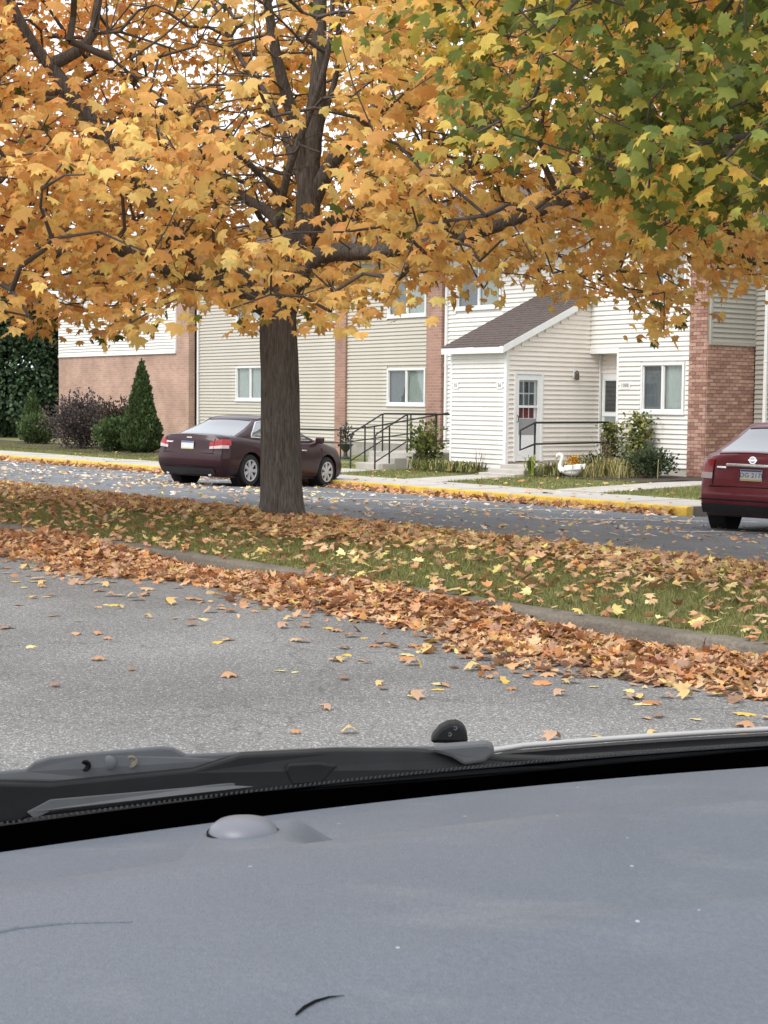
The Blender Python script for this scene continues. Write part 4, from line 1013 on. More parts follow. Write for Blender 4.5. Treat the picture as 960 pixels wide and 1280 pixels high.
    quadgrid(lambda a, b: fix(a, b, 1), CA, CB_, lambda a, b: parts['cabin'])
    cbo = parts['cabin'].build('cabin', mp, root, 38)
    parts['rear_window'].build('rear_window', mCGLASS, root, 60); parts['windshield'].build('windshield', mCGLASS, root, 60)
    for k in range(2): parts['side_window'][k].build('side_window', mCGLASS, root, 60)
    # trim round side windows and rear glass
    for b in (-1, 1):
        pts = []; 
        for c, a in [(.10, ws['hi'][0]), (.10, .2), (.10, -.2), (.10, ws['lo'][0]), (.3, np.interp(.3, [.1, .5, .85], ws['lo']) - .01), (.5, ws['lo'][1] - .01), (.7, np.interp(.7, [.1, .5, .85], ws['lo'])), (.85, ws['lo'][2]), (.875, -.2), (.875, .2), (.86, ws['hi'][1])]:
            x, y, z = fix(float(a), b, c); pts.append((x, y + b * .004, z))
        t_ = MB(); t_.tube(pts, .013, 6); t_.build('window_trim', mCHROME if P['chrome'] else mBLACKP, root, 50)
    t_ = MB(); t_.tube([fix(-1, q, .05) for q in lin(-.88, .88, 9)], .012, 6); t_.build('glass_seal', mBLACKP, root, 50)
    t_ = MB(); t_.tube([fix(-1, q, .93) for q in lin(-.86, .86, 9)], .010, 6); t_.build('glass_seal', mBLACKP, root, 50)
    # seams
    def seam(pts, r=.006):
        t_ = MB(); t_.tube(pts, r, 4); t_.build('seam', mWELL, bd)
    czf = lambda z, a=-1: min(1, max(0, (z - zb) / (np.interp(a * Ln, dx, dz) - zb)))
    def rearpt(y, z, off=0):
        b = max(-1, min(1, y / (Wd * .9))); x, yy, zz = body(-1, b, czf(z)); return (x - off, y, z)
    def bodyside(x, z, s, off=0):
        a = x / Ln; xx, y, zz = body(a, s, czf(z, a)); return (xx, y + s * off, zz)
    for s in (-1, 1):
        for xd in P['doors']: seam([bodyside(xd + .05 * (z - .6), z, s, .001) for z in lin(zb + .08, .86, 7)])
        seam([bodyside(x, zb + .10, s, .001) for x in lin(P['doors'][0], P['doors'][-1], 8)])
        for xh in P['handles']:
            t_ = MB(); t_.tube([bodyside(xh - .09, .78, s, .012), bodyside(xh, .785, s, .03), bodyside(xh + .09, .78, s, .012)], .014, 6); t_.build('door_handle', mp if not P['chrome'] else mCHROME, root, 50)
        # mirrors
        m_ = MB(); q = bodyside(cb['fb'] - .28, .93, s)
        m_.add([(q[0] + i * .09, q[1] + s * (-.02 + j * .2), .92 + k * .13 + .01 * i) for i in (0, 1) for j in (0, 1) for k in (0, 1)], [(0,1,3,2),(4,6,7,5),(0,4,5,1),(2,3,7,6),(0,2,6,4),(1,5,7,3)])
        mo = m_.build('mirror', mp, root); bv = mo.modifiers.new('round', 'BEVEL'); bv.width = .03; bv.segments = 3
    P['extra'](dict(root=root, body=bd, bodyfn=body, rearpt=rearpt, bodyside=bodyside, seam=seam, P=P, zb=zb, Wd=Wd, Ln=Ln, czf=czf))
    # wheels -----------------------------------------------------
    tw = .105
    tyre = MB(); tyre.lathe([(Rw * .66, -tw), (Rw * .90, -tw), (Rw * .97, -tw * .8), (Rw, -tw * .45), (Rw, tw * .45), (Rw * .97, tw * .8), (Rw * .90, tw), (Rw * .66, tw)], (0, 0, 0), 'y', 36, False); tm = tyre.mesh('tyre', mTYRE, 40)
    rim = MB(); rr_ = Rw * .66
    rim.lathe([(rr_, tw * .55), (rr_, tw * .98), (rr_ * .93, tw * .98), (rr_ * .90, tw * .45), (rr_ * .5, tw * .1), (.02, tw * .1)], (0, 0, 0), 'y', 28, False); rd = rim.mesh('rim', mBLACKP if P['spokes'] else mRIM, 40)
    sp = MB(); ns = P['spokes'] or 5
    sp.lathe([(rr_ * 1.01, tw * .90), (rr_ * 1.01, tw * 1.03), (rr_ * .90, tw * .98), (rr_ * .89, tw * .8)], (0, 0, 0), 'y', 36, False)
    sp.lathe([(.001, tw * .78), (rr_ * .26, tw * .80), (rr_ * .24, tw * .98), (.001, tw * 1.02)], (0, 0, 0), 'y', 20)
    for k in range(ns):
        an = 2 * math.pi * k / ns; c, s_ = math.cos(an), math.sin(an); w0, w1 = rr_ * .14, rr_ * .20
        def pt(r, t, h): return (r * c - t * s_, h, r * s_ + t * c)
        sp.hexa([pt(rr_ * .18, -w0, tw * .7), pt(rr_ * .94, -w1, tw * .78), pt(rr_ * .94, w1, tw * .78), pt(rr_ * .18, w0, tw * .7)],
                [pt(rr_ * .18, -w0 * .8, tw * .95), pt(rr_ * .94, -w1 * .8, tw * .96), pt(rr_ * .94, w1 * .8, tw * .96), pt(rr_ * .18, w0 * .8, tw * .95)])
    sm = sp.mesh('spokes', mRIM, 40)
    for xc in (xr, xf):
        for s in (-1, 1):
            t_ = link('wheel', tm, root); t_.location = (xc, s * (Wd - .135), Rw); t_.rotation_euler = (0, rng.uniform(0, 1), 0 if s > 0 else math.pi)
            link('rim', rd, t_); link('spokes', sm, t_)
    return root

def patch(k, name, m, fn, us, vs, thick=.012, parent=None):
    """lens or panel lying on the car skin: fn(u,v) -> (point, outward)"""
    mb = MB(); nu, nv = len(us), len(vs); pts = [[fn(a, b) for b in vs] for a in us]
    vsn = [tuple(Vector(p) + Vector(n) * thick) for r in pts for p, n in r] + [tuple(Vector(p) - Vector(n) * .01) for r in pts for p, n in r]; o_ = nu * nv
    fs = [(i*nv+j, (i+1)*nv+j, (i+1)*nv+j+1, i*nv+j+1) for i in range(nu-1) for j in range(nv-1)]
    rim = [i*nv for i in range(nu)] + [(nu-1)*nv + j for j in range(1, nv)] + [i*nv + nv-1 for i in range(nu-2, -1, -1)] + [j for j in range(nv-2, 0, -1)]
    fs += [(rim[i], rim[(i+1) % len(rim)], rim[(i+1) % len(rim)] + o_, rim[i] + o_) for i in range(len(rim))]
    mb.add(vsn, fs); return mb.build(name, m, parent or k['root'], 40)
def wrap(k, s, u):
    """walks round a rear corner: u<0 along the rear face towards the middle, u>0 along the side; returns skin function of z"""
    Wd, Ln = k['Wd'], k['Ln']
    def f(z):
        c = k['czf'](z)
        if u <= 0:
            b = s * (1 + u / Wd); x, y, zz = k['bodyfn'](-1, b, c); n = Vector((-1, s * .25 * (1 + u / .4) if u > -.4 else 0, .1)).normalized()
        else:
            a = -1 + u / Ln; c2 = k['czf'](z, a); x, y, zz = k['bodyfn'](a, s, c2); n = Vector((-.35 * max(0, 1 - u / .25), s, .05)).normalized()
        return (x, y, z), tuple(n)
    return f
def plate(k, y, z, tilt, texts):
    p0 = k['rearpt'](y, z, .02); x = p0[0]; r = k['root']
    mb = MB(); mb.box(x - .008, x, y - .152, y + .152, z - .076, z + .076); pl = mb.build('number_plate', mPLATE, r)
    b = MB(); b.box(x - .010, x - .0082, y - .148, y + .148, z + .048, z + .072); b.build('plate_band', mPLATEB, pl)
    b = MB(); b.box(x - .010, x - .0082, y - .148, y + .148, z - .072, z - .054); b.build('plate_band', mPLATEY, pl)
    if texts:
        cu = bpy.data.curves.new('t', 'FONT'); cu.body = texts; cu.size = .088; cu.align_x = 'CENTER'; cu.align_y = 'CENTER'; cu.extrude = .001; cu.resolution_u = 3; cu.space_character = 1.05
        o = bpy.data.objects.new('t', cu); me = bpy.data.meshes.new_from_object(o); bpy.data.objects.remove(o)
        me.transform(Matrix.Translation((x - .0095, y, z - .002)) @ Matrix.Rotation(R(-90), 4, 'Z') @ Matrix.Rotation(R(90), 4, 'X')); me.materials.append(mPLATET); link('lettering', me, pl)

def extra_dark(k):
    r, Wd = k['root'], k['Wd']
    for s in (-1, 1):
        def fn(u, v):
            z = .72 + v * (.20 - .05 * max(0, -u) / .3) + (.02 * u if u > 0 else .05 * u); z = min(z, .93); return wrap(k, s, u)(z)
        us = lin(-.30, .0, 7) + lin(.04, .24, 6)
        patch(k, 'tail_light', mTAILR, fn, us, lin(.42, 1, 5))
        patch(k, 'reversing_light', mTAILW, fn, us[:-2], lin(.10, .42, 4), .013)
        k['seam']([k['rearpt'](s * .60, z, .001) for z in lin(.66, .93, 5)])
        def gl(u, v): return wrap(k, s, u)(.60 + .1 * v)
    k['seam']([k['rearpt'](y, .635, .002) for y in lin(-.62, .62, 11)], .010)
    k['seam']([k['rearpt'](y, .40, .003) for y in lin(-.74, .74, 11)], .008)
    mb = MB(); mb.grid(lambda y, z: k['rearpt'](y, z, .012), lin(-.64, .64, 11), lin(k['zb'] + .02, .34, 4)); mb.build('lower_bumper', mBLACKP, r, 40)
    mb = MB(); p = k['rearpt'](0, .915, .012); mb.add([(p[0], -.07, .88), (p[0], .07, .88), (p[0], .06, .945), (p[0], -.06, .945), (p[0] + .03, -.07, .88), (p[0] + .03, .07, .88), (p[0] + .03, .06, .945), (p[0] + .03, -.06, .945)], [(0,1,2,3),(4,7,6,5),(0,4,5,1),(1,5,6,2),(2,6,7,3),(3,7,4,0)]); mb.build('emblem', mCHROME, r)
    mb = MB(); q = k['rearpt'](.46, .84, .006); mb.box(q[0], q[0] + .012, .36, .56, .825, .85); mb.build('badge', mCHROME, r)
    plate(k, 0, .78, 0, None)
    for s in (-1, 1):
        e = MB(); q = k['rearpt'](s * .5, .24, .0); e.tube([(q[0] + .10, s * .52, .22), (q[0] + .0, s * .52, .22)], .035, 10); e.build('exhaust', mCHROME, r, 40)
DARK = dict(L=4.80, W=1.82, zb=.20, xr=-1.42, xf=1.38, R=.325, paint=paint('dark_maroon_paint', (.030,.007,.010), .0), chrome=True, spokes=7,
    deck=[(-2.5, .95), (-2.25, .985), (-1.7, .99), (-1.2, .955), (0, .93), (.8, .94), (1.05, .97), (1.4, .93), (2.0, .83), (2.4, .70)],
    rear=[(.15, .14), (.30, .05), (.42, .0), (.60, .0), (.66, .035), (.80, .06), (.90, .075), (.96, .11), (1.02, .14)],
    cabin=dict(rb=-1.93, rr=-.98, fr=.12, fb=1.22, z=1.43, bw=.80, tw=.60),
    sidewin=dict(lo=(-.66, -.72, -.80), hi=(.80, .88), b0=.02, b1=.07), doors=(-.95, .12, 1.12), handles=(-.62, .42), extra=extra_dark)
DARK['sidewin']['b0'] = -.02; DARK['sidewin']['b1'] = .05
hd_ = R(31.0)
# rear right wheel stands at (-2.77, 32.0)
fw = Vector((math.sin(hd_), math.cos(hd_), 0)); lf = Vector((-math.cos(hd_), math.sin(hd_), 0))
c_ = Vector((-2.77, 32.0, 0)) + fw * 1.42 + lf * .78
def lot_pose(o, c, fwd, leftv):
    q0 = (c - O).dot(V); sf = -.045 * fwd.dot(V); s_l = -.045 * leftv.dot(V)
    x = Vector((fwd.x, fwd.y, sf)).normalized(); y = Vector((leftv.x, leftv.y, s_l)); y = (y - x * y.dot(x)).normalized(); z = x.cross(y)
    M = Matrix((x, y, z)).transposed().to_4x4(); M.translation = (c.x, c.y, lotz(q0) - .002); o.matrix_world = M
car1 = sedan('parked_car', 'dark maroon sedan with chrome window trim, half hidden by the maple trunk', DARK, (0, 0, 0), 0); lot_pose(car1, c_, fw, lf)

def extra_red(k):
    r, Wd = k['root'], k['Wd']
    for s in (-1, 1):
        def fn(u, v):
            z = .665 + v * .30 + (.0 if u > 0 else .03 * u); return wrap(k, s, u)(min(z, .98 if u > 0 else .97))
        us = lin(-.17, 0, 5) + lin(.04, .22, 6)
        patch(k, 'tail_light', mTAILR, fn, us, lin(.40, 1, 6), .016)
        patch(k, 'reversing_light', mTAILW, fn, us, lin(.12, .40, 4), .016)
        k['seam']([k['rearpt'](s * .565, z, .001) for z in lin(.62, .95, 5)], .007)
        b = MB(); q = k['rearpt'](s * .44, .86, .012); b.box(q[0], q[0] + .015, s * .44 - .065, s * .44 + .065, .848, .872); b.build('badge', mCHROME, r)
    k['seam']([k['rearpt'](y, .60, .002) for y in lin(-.60, .60, 11)], .010)
    k['seam']([k['rearpt'](y, .42, .003) for y in lin(-.74, .74, 11)], .009)
    mb = MB(); mb.grid(lambda y, z: k['rearpt'](y, z, .010), lin(-.72, .72, 13), lin(k['zb'] + .01, .36, 5)); mb.build('lower_bumper', mBLACKP, r, 40)
    mb = MB(); mb.tube([k['rearpt'](y, .892 - .01 * y * y, .018) for y in lin(-.36, .36, 9)], .026, 8); mb.build('chrome_bar', mCHROME, r, 50)
    # round emblem: ring with a bar across
    q = k['rearpt'](0, .975, .012); em = MB()
    em.lathe([(.036, 0), (.036, -.012), (.052, -.012), (.052, 0)], (q[0] - .012, 0, .968), 'x', 24); em.box(q[0] - .028, q[0] - .012, -.062, .062, .958, .978); em.build('emblem', mCHROME, r, 40)
    mb = MB(); mb.grid(lambda y, z: k['rearpt'](y, z, -.0) if False else (k['rearpt'](y, z)[0] - .004, y, z), lin(-.26, .26, 5), lin(.66, .86, 4)); mb.build('plate_recess', mp_red, r)
    plate(k, 0, .765, 0, 'JDG 2178')
    # spoiler lip along the boot edge and rear parcel shelf light
    mb = MB(); mb.tube([(k['bodyfn'](-.985, b, 1)[0], k['bodyfn'](-.985, b, 1)[1], k['bodyfn'](-.985, b, 1)[2] + .006) for b in lin(-.8, .8, 11)], .010, 6); mb.build('boot_lip', mp_red, r, 50)
mp_red = paint('red_paint', (.18,.030,.042), .1)
REDC = dict(L=4.47, W=1.70, zb=.22, xr=-1.32, xf=1.28, R=.30, paint=mp_red, chrome=False, spokes=0,
    deck=[(-2.3, 1.0), (-2.1, 1.045), (-1.75, 1.06), (-1.2, 1.0), (0, .96), (.8, .98), (1.05, 1.01), (1.4, .95), (1.9, .84), (2.24, .72)],
    rear=[(.15, .16), (.30, .06), (.42, .0), (.58, .0), (.63, .05), (.80, .065), (.92, .075), (1.0, .10), (1.08, .16)],
    cabin=dict(rb=-1.86, rr=-1.05, fr=.15, fb=1.25, z=1.53, bw=.76, tw=.57),
    sidewin=dict(lo=(-.62, -.68, -.76), hi=(.80, .88), b0=-.02, b1=.05), doors=(-.9, .1, 1.05), handles=(-.6, .4), extra=extra_red)
hd2 = R(34.0); fw2 = Vector((math.sin(hd2), math.cos(hd2), 0)); lf2 = Vector((-math.cos(hd2), math.sin(hd2), 0))
c2 = Vector((4.77, 22.5, 0)) + fw2 * 1.32 - lf2 * .72
car2 = sedan('parked_car', 'red sedan with chrome boot bar parked beside the end of the yellow kerb', REDC, (0, 0, 0), 0); lot_pose(car2, c2, fw2, lf2)
# ================================================================== fallen leaves
DP = [(.52,.29,.16), (.58,.35,.19), (.44,.22,.11), (.64,.42,.24), (.56,.27,.11), (.34,.19,.12), (.62,.44,.19), (.48,.31,.21)]
T_DRY = [leaf_template(.5, .55), leaf_template(.15, .9), leaf_template(.9, .2), leaf_template(.1, .15, False)]
def litter(name, label, P, Q, Z, size, tilt, pal, w, mt=None):
    n = len(P); a = rng.uniform(0, 2*np.pi, n)
    pos = np.stack([P, Q, Z], 1); tip = norm(np.stack([np.cos(a), np.sin(a), rng.normal(0, tilt, n)], 1)); nr = norm(np.stack([rng.normal(0, tilt, n), rng.normal(0, tilt, n), np.ones(n)], 1))
    nr[rng.uniform(0, 1, n) < .3] *= -1
    sz = size * rng.uniform(.35, 1.2, n); t = sample_tints(n, pal, w, .28)
    V_, F_, C_ = [], [], []; ko = 0
    for g_ in range(4):
        s = np.arange(n)[g_::4]; vv, ff, nv = scatter(T_DRY[g_], pos[s], tip[s], nr[s], sz[s], rng.uniform(-.6, 1.3, len(s)))
        V_.append(vv); F_.append(ff + ko); C_.append(np.repeat(t[s], nv, 0)); ko += len(vv)
    o = tri_mesh(name, np.concatenate(V_), np.concatenate(F_), np.concatenate(C_), mt or mDEAD); o.location = O; o.rotation_euler = (0, 0, ROT)
    return tag(o, label, 'leaves', kind='stuff')
# drift against the near kerb
n = 26000; P = 13 - 26 * rng.beta(1, 1.2, n); d = np.abs(rng.normal(0, .42, n)); wv = .95 + .22 * np.sin(P * .9) + .16 * np.sin(P * 2.3 + 1)
d = np.minimum(d, 1.6) * wv; Q = K0 - .02 - d; hgt = .145 * np.exp(-(d / .42) ** 2) * (.7 + .4 * np.sin(P * 1.3)); Z = .012 + hgt * rng.uniform(.25, 1.05, n)
keep = ~((d > .85 * wv) & (rng.uniform(0, 1, n) < .75)); P, Q, Z = P[keep], Q[keep], Z[keep]
litter('leaf_drift', 'drift of dry orange brown leaves heaped along the near kerb', P, Q, Z, .060, .42, DP + [(.72,.50,.10)], [5, 5, 4, 3, 5, 3, 2, 3, .5])
# on the median: thick towards the rear, thin over the grass near the kerb
n = 46000; P = 12 - 26 * rng.beta(1, 1.3, n); Q = rng.uniform(K0 + .05, Q1 + .0, n); t = (Q - K0) / (Q1 - K0)
fld = .5 + .5 * np.sin(P * .8 + Q * 1.1) * np.sin(P * .37 - Q * .9 + 1.2); pr_ = np.clip((t - .42 + .22 * (fld - .5)) * 5.0, .085, 1) * (.45 + .6 * fld) + np.where((P > -1) & (P < 3), .35 * np.exp(-t / .05), 0) + np.where(P < -3, .25 * (fld > .45), 0)
pr_ = np.where((P > -.9) & (P < .6) & (Q < -1.9) & (Q > -3.2), pr_ * .3, pr_)
keep = rng.uniform(0, 1, n) < np.clip(pr_, .10, .95); P, Q = P[keep], Q[keep]
Z = .125 + .05 * np.sin(np.pi * (Q - K0) / (Q1 - K0)) + .025 + rng.uniform(0, .02, len(P))
MPAL = DP + [(.74,.58,.20), (.70,.62,.30)]
litter('median_leaves', 'tan and yellow fallen leaves over the grass of the median', P, Q, Z, .066, .36, MPAL, [5, 6, 3, 6, 2, 1, 5, 4, 3, 2])
# far lot
n = 9500; P = rng.uniform(-40, 8, n); Q = rng.uniform(-1.0, 8.3, n); pr_ = .25 + .75 * np.sin(Q * 1.15 + .4 * np.sin(P * .5)) ** 2 * (np.exp(-((Q - 4.2) / 2.2) ** 2)); keep = rng.uniform(0, 1, n) < pr_; P, Q = P[keep], Q[keep]
litter('far_lot_leaves', 'pale fallen leaves scattered over the far parking lot', P, Q, -.045 * np.maximum(Q, 0) + .012, .075, .22, [mul(c, 1.2) for c in MPAL] + [(.82,.72,.63)], [2, 4, .5, 6, .5, 0, 5, 5, 2, 3, 14])
n = 6000; P = rng.uniform(-45, -3.2, n); d = np.abs(rng.normal(0, .22, n)); Q = KQ - .03 - d
litter('gutter_leaves', 'line of brown leaves in the gutter along the yellow kerb', P, Q, -.045 * Q + .012 + .06 * np.exp(-(d / .15) ** 2) * rng.uniform(0, 1, n), .11, .45, DP, [5, 5, 4, 3, 4, 2, 2, 3])
n = 260; P = rng.uniform(-30, -3.2, n); Q = rng.uniform(8.8, 13, n); Z = np.where(Q < 10.3, PZ + .012, PZ + .04 + .07 * np.clip((Q - 10.3) / 3, 0, 1))
litter('lawn_leaves', 'few pale leaves strewn on the lawn and pavement', P, Q, Z, .10, .25, MPAL, [3, 4, 1, 5, 1, 0, 5, 4, 4, 3])
# single leaves on the near asphalt, each its own object
lms = []
for k in range(10):
    v, f = T_DRY[k % 4]; c = np.array((MPAL + [(.72,.5,.12)])[(k * 3) % 11]) * 1.05
    v = v.copy(); v[:, 2] *= random.Random(k).uniform(.3, .9); v[:, 2] -= v[:, 2].min()
    o = tri_mesh('fallen_leaf', v, f, np.repeat(c[None], len(v), 0), mDEAD); lms.append(o.data); bpy.data.objects.remove(o)
rr = random.Random(21)
for i in range(150):
    for _ in range(50):
        p = rr.uniform(-9, 10.5); q = K0 - 1.0 - rr.expovariate(1 / .75)
        w_ = F(p, q)
        if abs(w_.x) < w_.y * .25 and 6.0 < w_.y: break
    o = link('fallen_leaf', rr.choice(lms)); s = .066 * rr.uniform(.55, 1.2); o.location = F(p, q, .003); o.scale = (s,) * 3
    o.rotation_euler = (rr.uniform(-.08, .08), rr.uniform(-.08, .08), rr.uniform(0, 6.28)); c0 = o.data.attributes['tint'].data[0].color; kd = 'pale yellow' if c0[1] > .48 else ('tan' if c0[1] > .33 else 'reddish brown'); tag(o, kd + ' fallen maple leaf lying loose on the near asphalt', 'leaf', 'loose leaves on the near asphalt')

# ================================================================== shrubs and garden
def needle_template(): return np.array([(-.5, 0, 0), (.5, 0, 0), (.25, .9, .1), (-.2, 1.0, .05)], float), np.array([(0, 1, 2), (0, 2, 3)], int)
def oval_template(): return np.array([(0, 0, 0), (.35, .3, -.05), (.3, .75, -.08), (0, 1, 0), (-.3, .75, -.08), (-.35, .3, -.05), (0, .5, .04)], float), np.array([(6, i, (i + 1) % 6) for i in range(6)], int)
T_N, T_O = needle_template(), oval_template()
def foliage(name, label, p, q, z, shape, n, tmpl, size, pal, w, up=.5, stems=5, h=1.0, stemcol=None, cat='shrub', group='shrubs by the houses', jit=.25):
    """shrub: shape(n) gives points in local metres with outward directions"""
    base = F(p, q, z); root = empty(name, base); tag(root, label, cat, group)
    pts, outw = shape(n); tip = norm(outw * .8 + np.array([0, 0, up]) + rng.normal(0, .4, (n, 3))); nr = norm(outw + rng.normal(0, .5, (n, 3)) + np.array([0, 0, .4]))
    vv, ff, nv = scatter(tmpl, pts, tip, nr, size * rng.uniform(.6, 1.3, n)); t = np.repeat(sample_tints(n, pal, w, jit), nv, 0)
    o = tri_mesh('foliage', vv, ff, t, mBUSH, root); o['kind'] = 'stuff'
    for k in range(stems):
        a = 2 * math.pi * k / max(stems, 1) + .4; r = .25 * h * .35
        mb = MB(); mb.tube([(math.cos(a) * .03, math.sin(a) * .03, -.05), (math.cos(a) * r * .5, math.sin(a) * r * .5, h * .3), (math.cos(a) * r, math.sin(a) * r, h * .7)], (.016, .012, .005), 5); mb.build('stem', mTWIG, root)
    return root
def shell_cone(h, r, p=1.0):
    def f(n):
        t = 1 - np.sqrt(rng.uniform(0, 1, n)); a = rng.uniform(0, 2*np.pi, n); lump = 1 + .10 * np.sin(3 * a + t * 9) + .07 * np.sin(7 * a - t * 17)
        rr_ = r * (1 - t) ** p * np.minimum(1, (t + .05) * 8) * lump * rng.uniform(.72, 1.05, n); z = t * h * (1 + rng.uniform(-.02, .02, n))
        return np.stack([rr_ * np.cos(a), rr_ * np.sin(a), z + .03], 1), np.stack([np.cos(a), np.sin(a), np.full(n, .25)], 1)
    return f
def shell_ball(rx, h, lump=.12, fill=.6):
    def f(n):
        d = norm(rng.normal(0, 1, (n, 3))); a = np.arctan2(d[:, 1], d[:, 0]); lp_ = 1 + lump * np.sin(4 * a + 5 * d[:, 2]) + lump * .7 * np.sin(7 * a - 8 * d[:, 2] + 1)
        k = rng.uniform(fill, 1.05, n) * lp_; return np.stack([d[:, 0] * rx * k, d[:, 1] * rx * k, h * .5 + d[:, 2] * h * .5 * k], 1), d
    return f
GR = [(.085,.125,.045), (.065,.105,.04), (.11,.15,.05), (.05,.075,.032)]
foliage('evergreen_shrub', 'tall pointed arborvitae clipped to a cone by the brick wall', -28.54, 12.41, -.18, shell_cone(2.8, .66, .85), 9000, T_N, .085, GR, [4, 4, 3, 3], 1.1, 1, 2.6)
foliage('evergreen_shrub', 'small pointed arborvitae beside the massive dark evergreen', -40.8, 14.5, -.18, shell_cone(1.95, .52, .8), 4500, T_N, .085, [mul(c, 1.15) for c in GR], [4, 4, 3, 3], 1.1, 1, 1.6)
foliage('round_shrub', 'rounded green shrub at the foot of the tall arborvitae', -30.0, 12.3, -.18, shell_ball(.62, 1.05), 5000, T_N, .07, GR, [4, 3, 4, 2], .6, 4, .9)
foliage('round_shrub', 'rounded green shrub at the foot of the small arborvitae', -38.1, 13.4, -.18, shell_ball(.60, 1.05), 4500, T_N, .07, [mul(c, 1.1) for c in GR], [4, 3, 4, 2], .6, 4, .9)
foliage('barberry_shrub', 'loose dark purple barberry between the green shrubs', -33.0, 12.6, -.18, shell_ball(1.0, 1.7, .22, .35), 9000, T_O, .075, [(.115,.088,.085), (.085,.066,.066), (.14,.105,.095), (.09,.09,.065)], [4, 4, 2, 2], .6, 9, 1.6)
foliage('barberry_shrub', 'small purple tinged shrub behind the green rounded one', -31.2, 12.9, -.18, shell_ball(.7, 1.55, .22, .35), 4500, T_O, .075, [(.06,.05,.035), (.075,.045,.04), (.045,.06,.03)], [4, 4, 2], .6, 6, 1.4)
def ivy(n):
    d = norm(rng.normal(0, 1, (n, 3))); a = np.arctan2(d[:, 1], d[:, 0]); lp_ = 1 + .10 * np.sin(5 * a + 7 * d[:, 2]) + .08 * np.sin(9 * d[:, 0] * 2 + 11 * d[:, 2]) ; k = rng.uniform(.45, 1.04, n) ** .5 * lp_
    return np.stack([np.sign(d[:, 0]) * np.abs(d[:, 0]) ** .7 * 2.6 * k, np.sign(d[:, 1]) * np.abs(d[:, 1]) ** .7 * 2.0 * k, 3.05 + np.sign(d[:, 2]) * np.abs(d[:, 2]) ** .75 * 3.0 * k], 1), d
foliage('ivy_clad_yew', 'massive dark evergreen beside the brick end house', -48.2, 17.2, -.2, ivy, 62000, T_O, .19, [(.06,.10,.05), (.045,.08,.042), (.085,.13,.06), (.11,.15,.07)], [4, 4, 3, 1], -.3, 3, 3.0)
YG = [(.17,.19,.05), (.24,.23,.07), (.10,.13,.035), (.32,.30,.11), (.07,.09,.03)]
foliage('leafy_bush', 'upright leafy bush in front of the landing beside the stair rail', -15.35, 13.0, -.14, shell_ball(.42, 1.15, .2, .2), 700, T_O, .10, YG[:3] + YG[4:], [4, 2, 4, 2], .5, 6, 1.0)
foliage('climbing_plant', 'leafy climber against the wall between the recessed door and window', -11.42, 15.38, -.12, lambda n: (np.stack([rng.normal(0, .12, n), rng.normal(0, .12, n), rng.uniform(.0, 1.15, n)], 1), norm(np.stack([rng.normal(-.4, .6, n), rng.normal(-.9, .5, n), rng.normal(0, .3, n)], 1))), 900, T_O, .085, YG, [4, 3, 3, 2, 1], -.2, 3, 1.2)
foliage('climbing_plant', 'taller yellow green climber below the wide window', -10.6, 15.45, -.12, lambda n: (np.stack([rng.normal(0, .16, n), rng.normal(0, .13, n), 1.42 * rng.beta(1.1, 1.25, n)], 1), norm(np.stack([rng.normal(-.4, .6, n), rng.normal(-.9, .5, n), rng.normal(0, .3, n)], 1))), 1250, T_O, .09, YG, [4, 4, 2, 3, 1], -.2, 4, 1.4)
foliage('low_shrub', 'low dark green shrub under the window next to the brick pier', -9.45, 14.6, -.14, shell_ball(.60, .62, .2, .3), 1500, T_O, .07, [(.06,.085,.04), (.04,.06,.03), (.10,.12,.06)], [4, 4, 2], .5, 5, .5)
foliage('low_shrub', 'low grey green shrub behind the white swan', -10.85, 14.3, -.14, shell_ball(.38, .45, .2, .3), 700, T_O, .07, [(.05,.075,.035), (.08,.10,.05)], [4, 3], .5, 4, .4)
def tuft(name, label, p, q, n, h, spread, pal, w, wd=.02, group='garden tufts', z=-.14):
    root = empty(name, F(p, q, z)); tag(root, label, 'plant', group)
    b = rng.normal(0, spread * .4, (n, 2)); a = rng.uniform(0, 2*np.pi, n); hh = h * rng.beta(2.2, 1.8, n) * 1.25 + .03; lean = rng.uniform(.15, 1.25, n) * hh
    V_ = np.empty((n, 5, 3)); ca, sa = np.cos(a), np.sin(a); px, py = -sa * wd / 2, ca * wd / 2
    m1 = b + np.stack([ca, sa], 1) * (lean * .35)[:, None]; m2 = b + np.stack([ca, sa], 1) * lean[:, None]
    V_[:, 0] = np.stack([b[:, 0] - px, b[:, 1] - py, np.zeros(n)], 1); V_[:, 1] = np.stack([b[:, 0] + px, b[:, 1] + py, np.zeros(n)], 1)
    V_[:, 2] = np.stack([m1[:, 0] + px, m1[:, 1] + py, hh * .75], 1); V_[:, 3] = np.stack([m1[:, 0] - px, m1[:, 1] - py, hh * .75], 1)
    V_[:, 4] = np.stack([m2[:, 0], m2[:, 1], hh * rng.uniform(.55, .95, n)], 1)
    f = np.array([(0, 1, 2), (0, 2, 3), (3, 2, 4)]); ff = (f[None] + (np.arange(n) * 5)[:, None, None]).reshape(-1, 3)
    o = tri_mesh('blades', V_.reshape(-1, 3), ff, np.repeat(sample_tints(n, pal, w, .25), 5, 0), mBUSH, root); o['kind'] = 'stuff'
    mb = MB(); mb.lathe([(spread * .3, 0), (spread * .22, .04), (.01, .06)], (0, 0, -.01), 'z', 9); mb.build('crown', mTWIG, root); return root
ST = [(.42,.34,.14), (.30,.28,.10), (.20,.21,.07), (.48,.40,.22)]
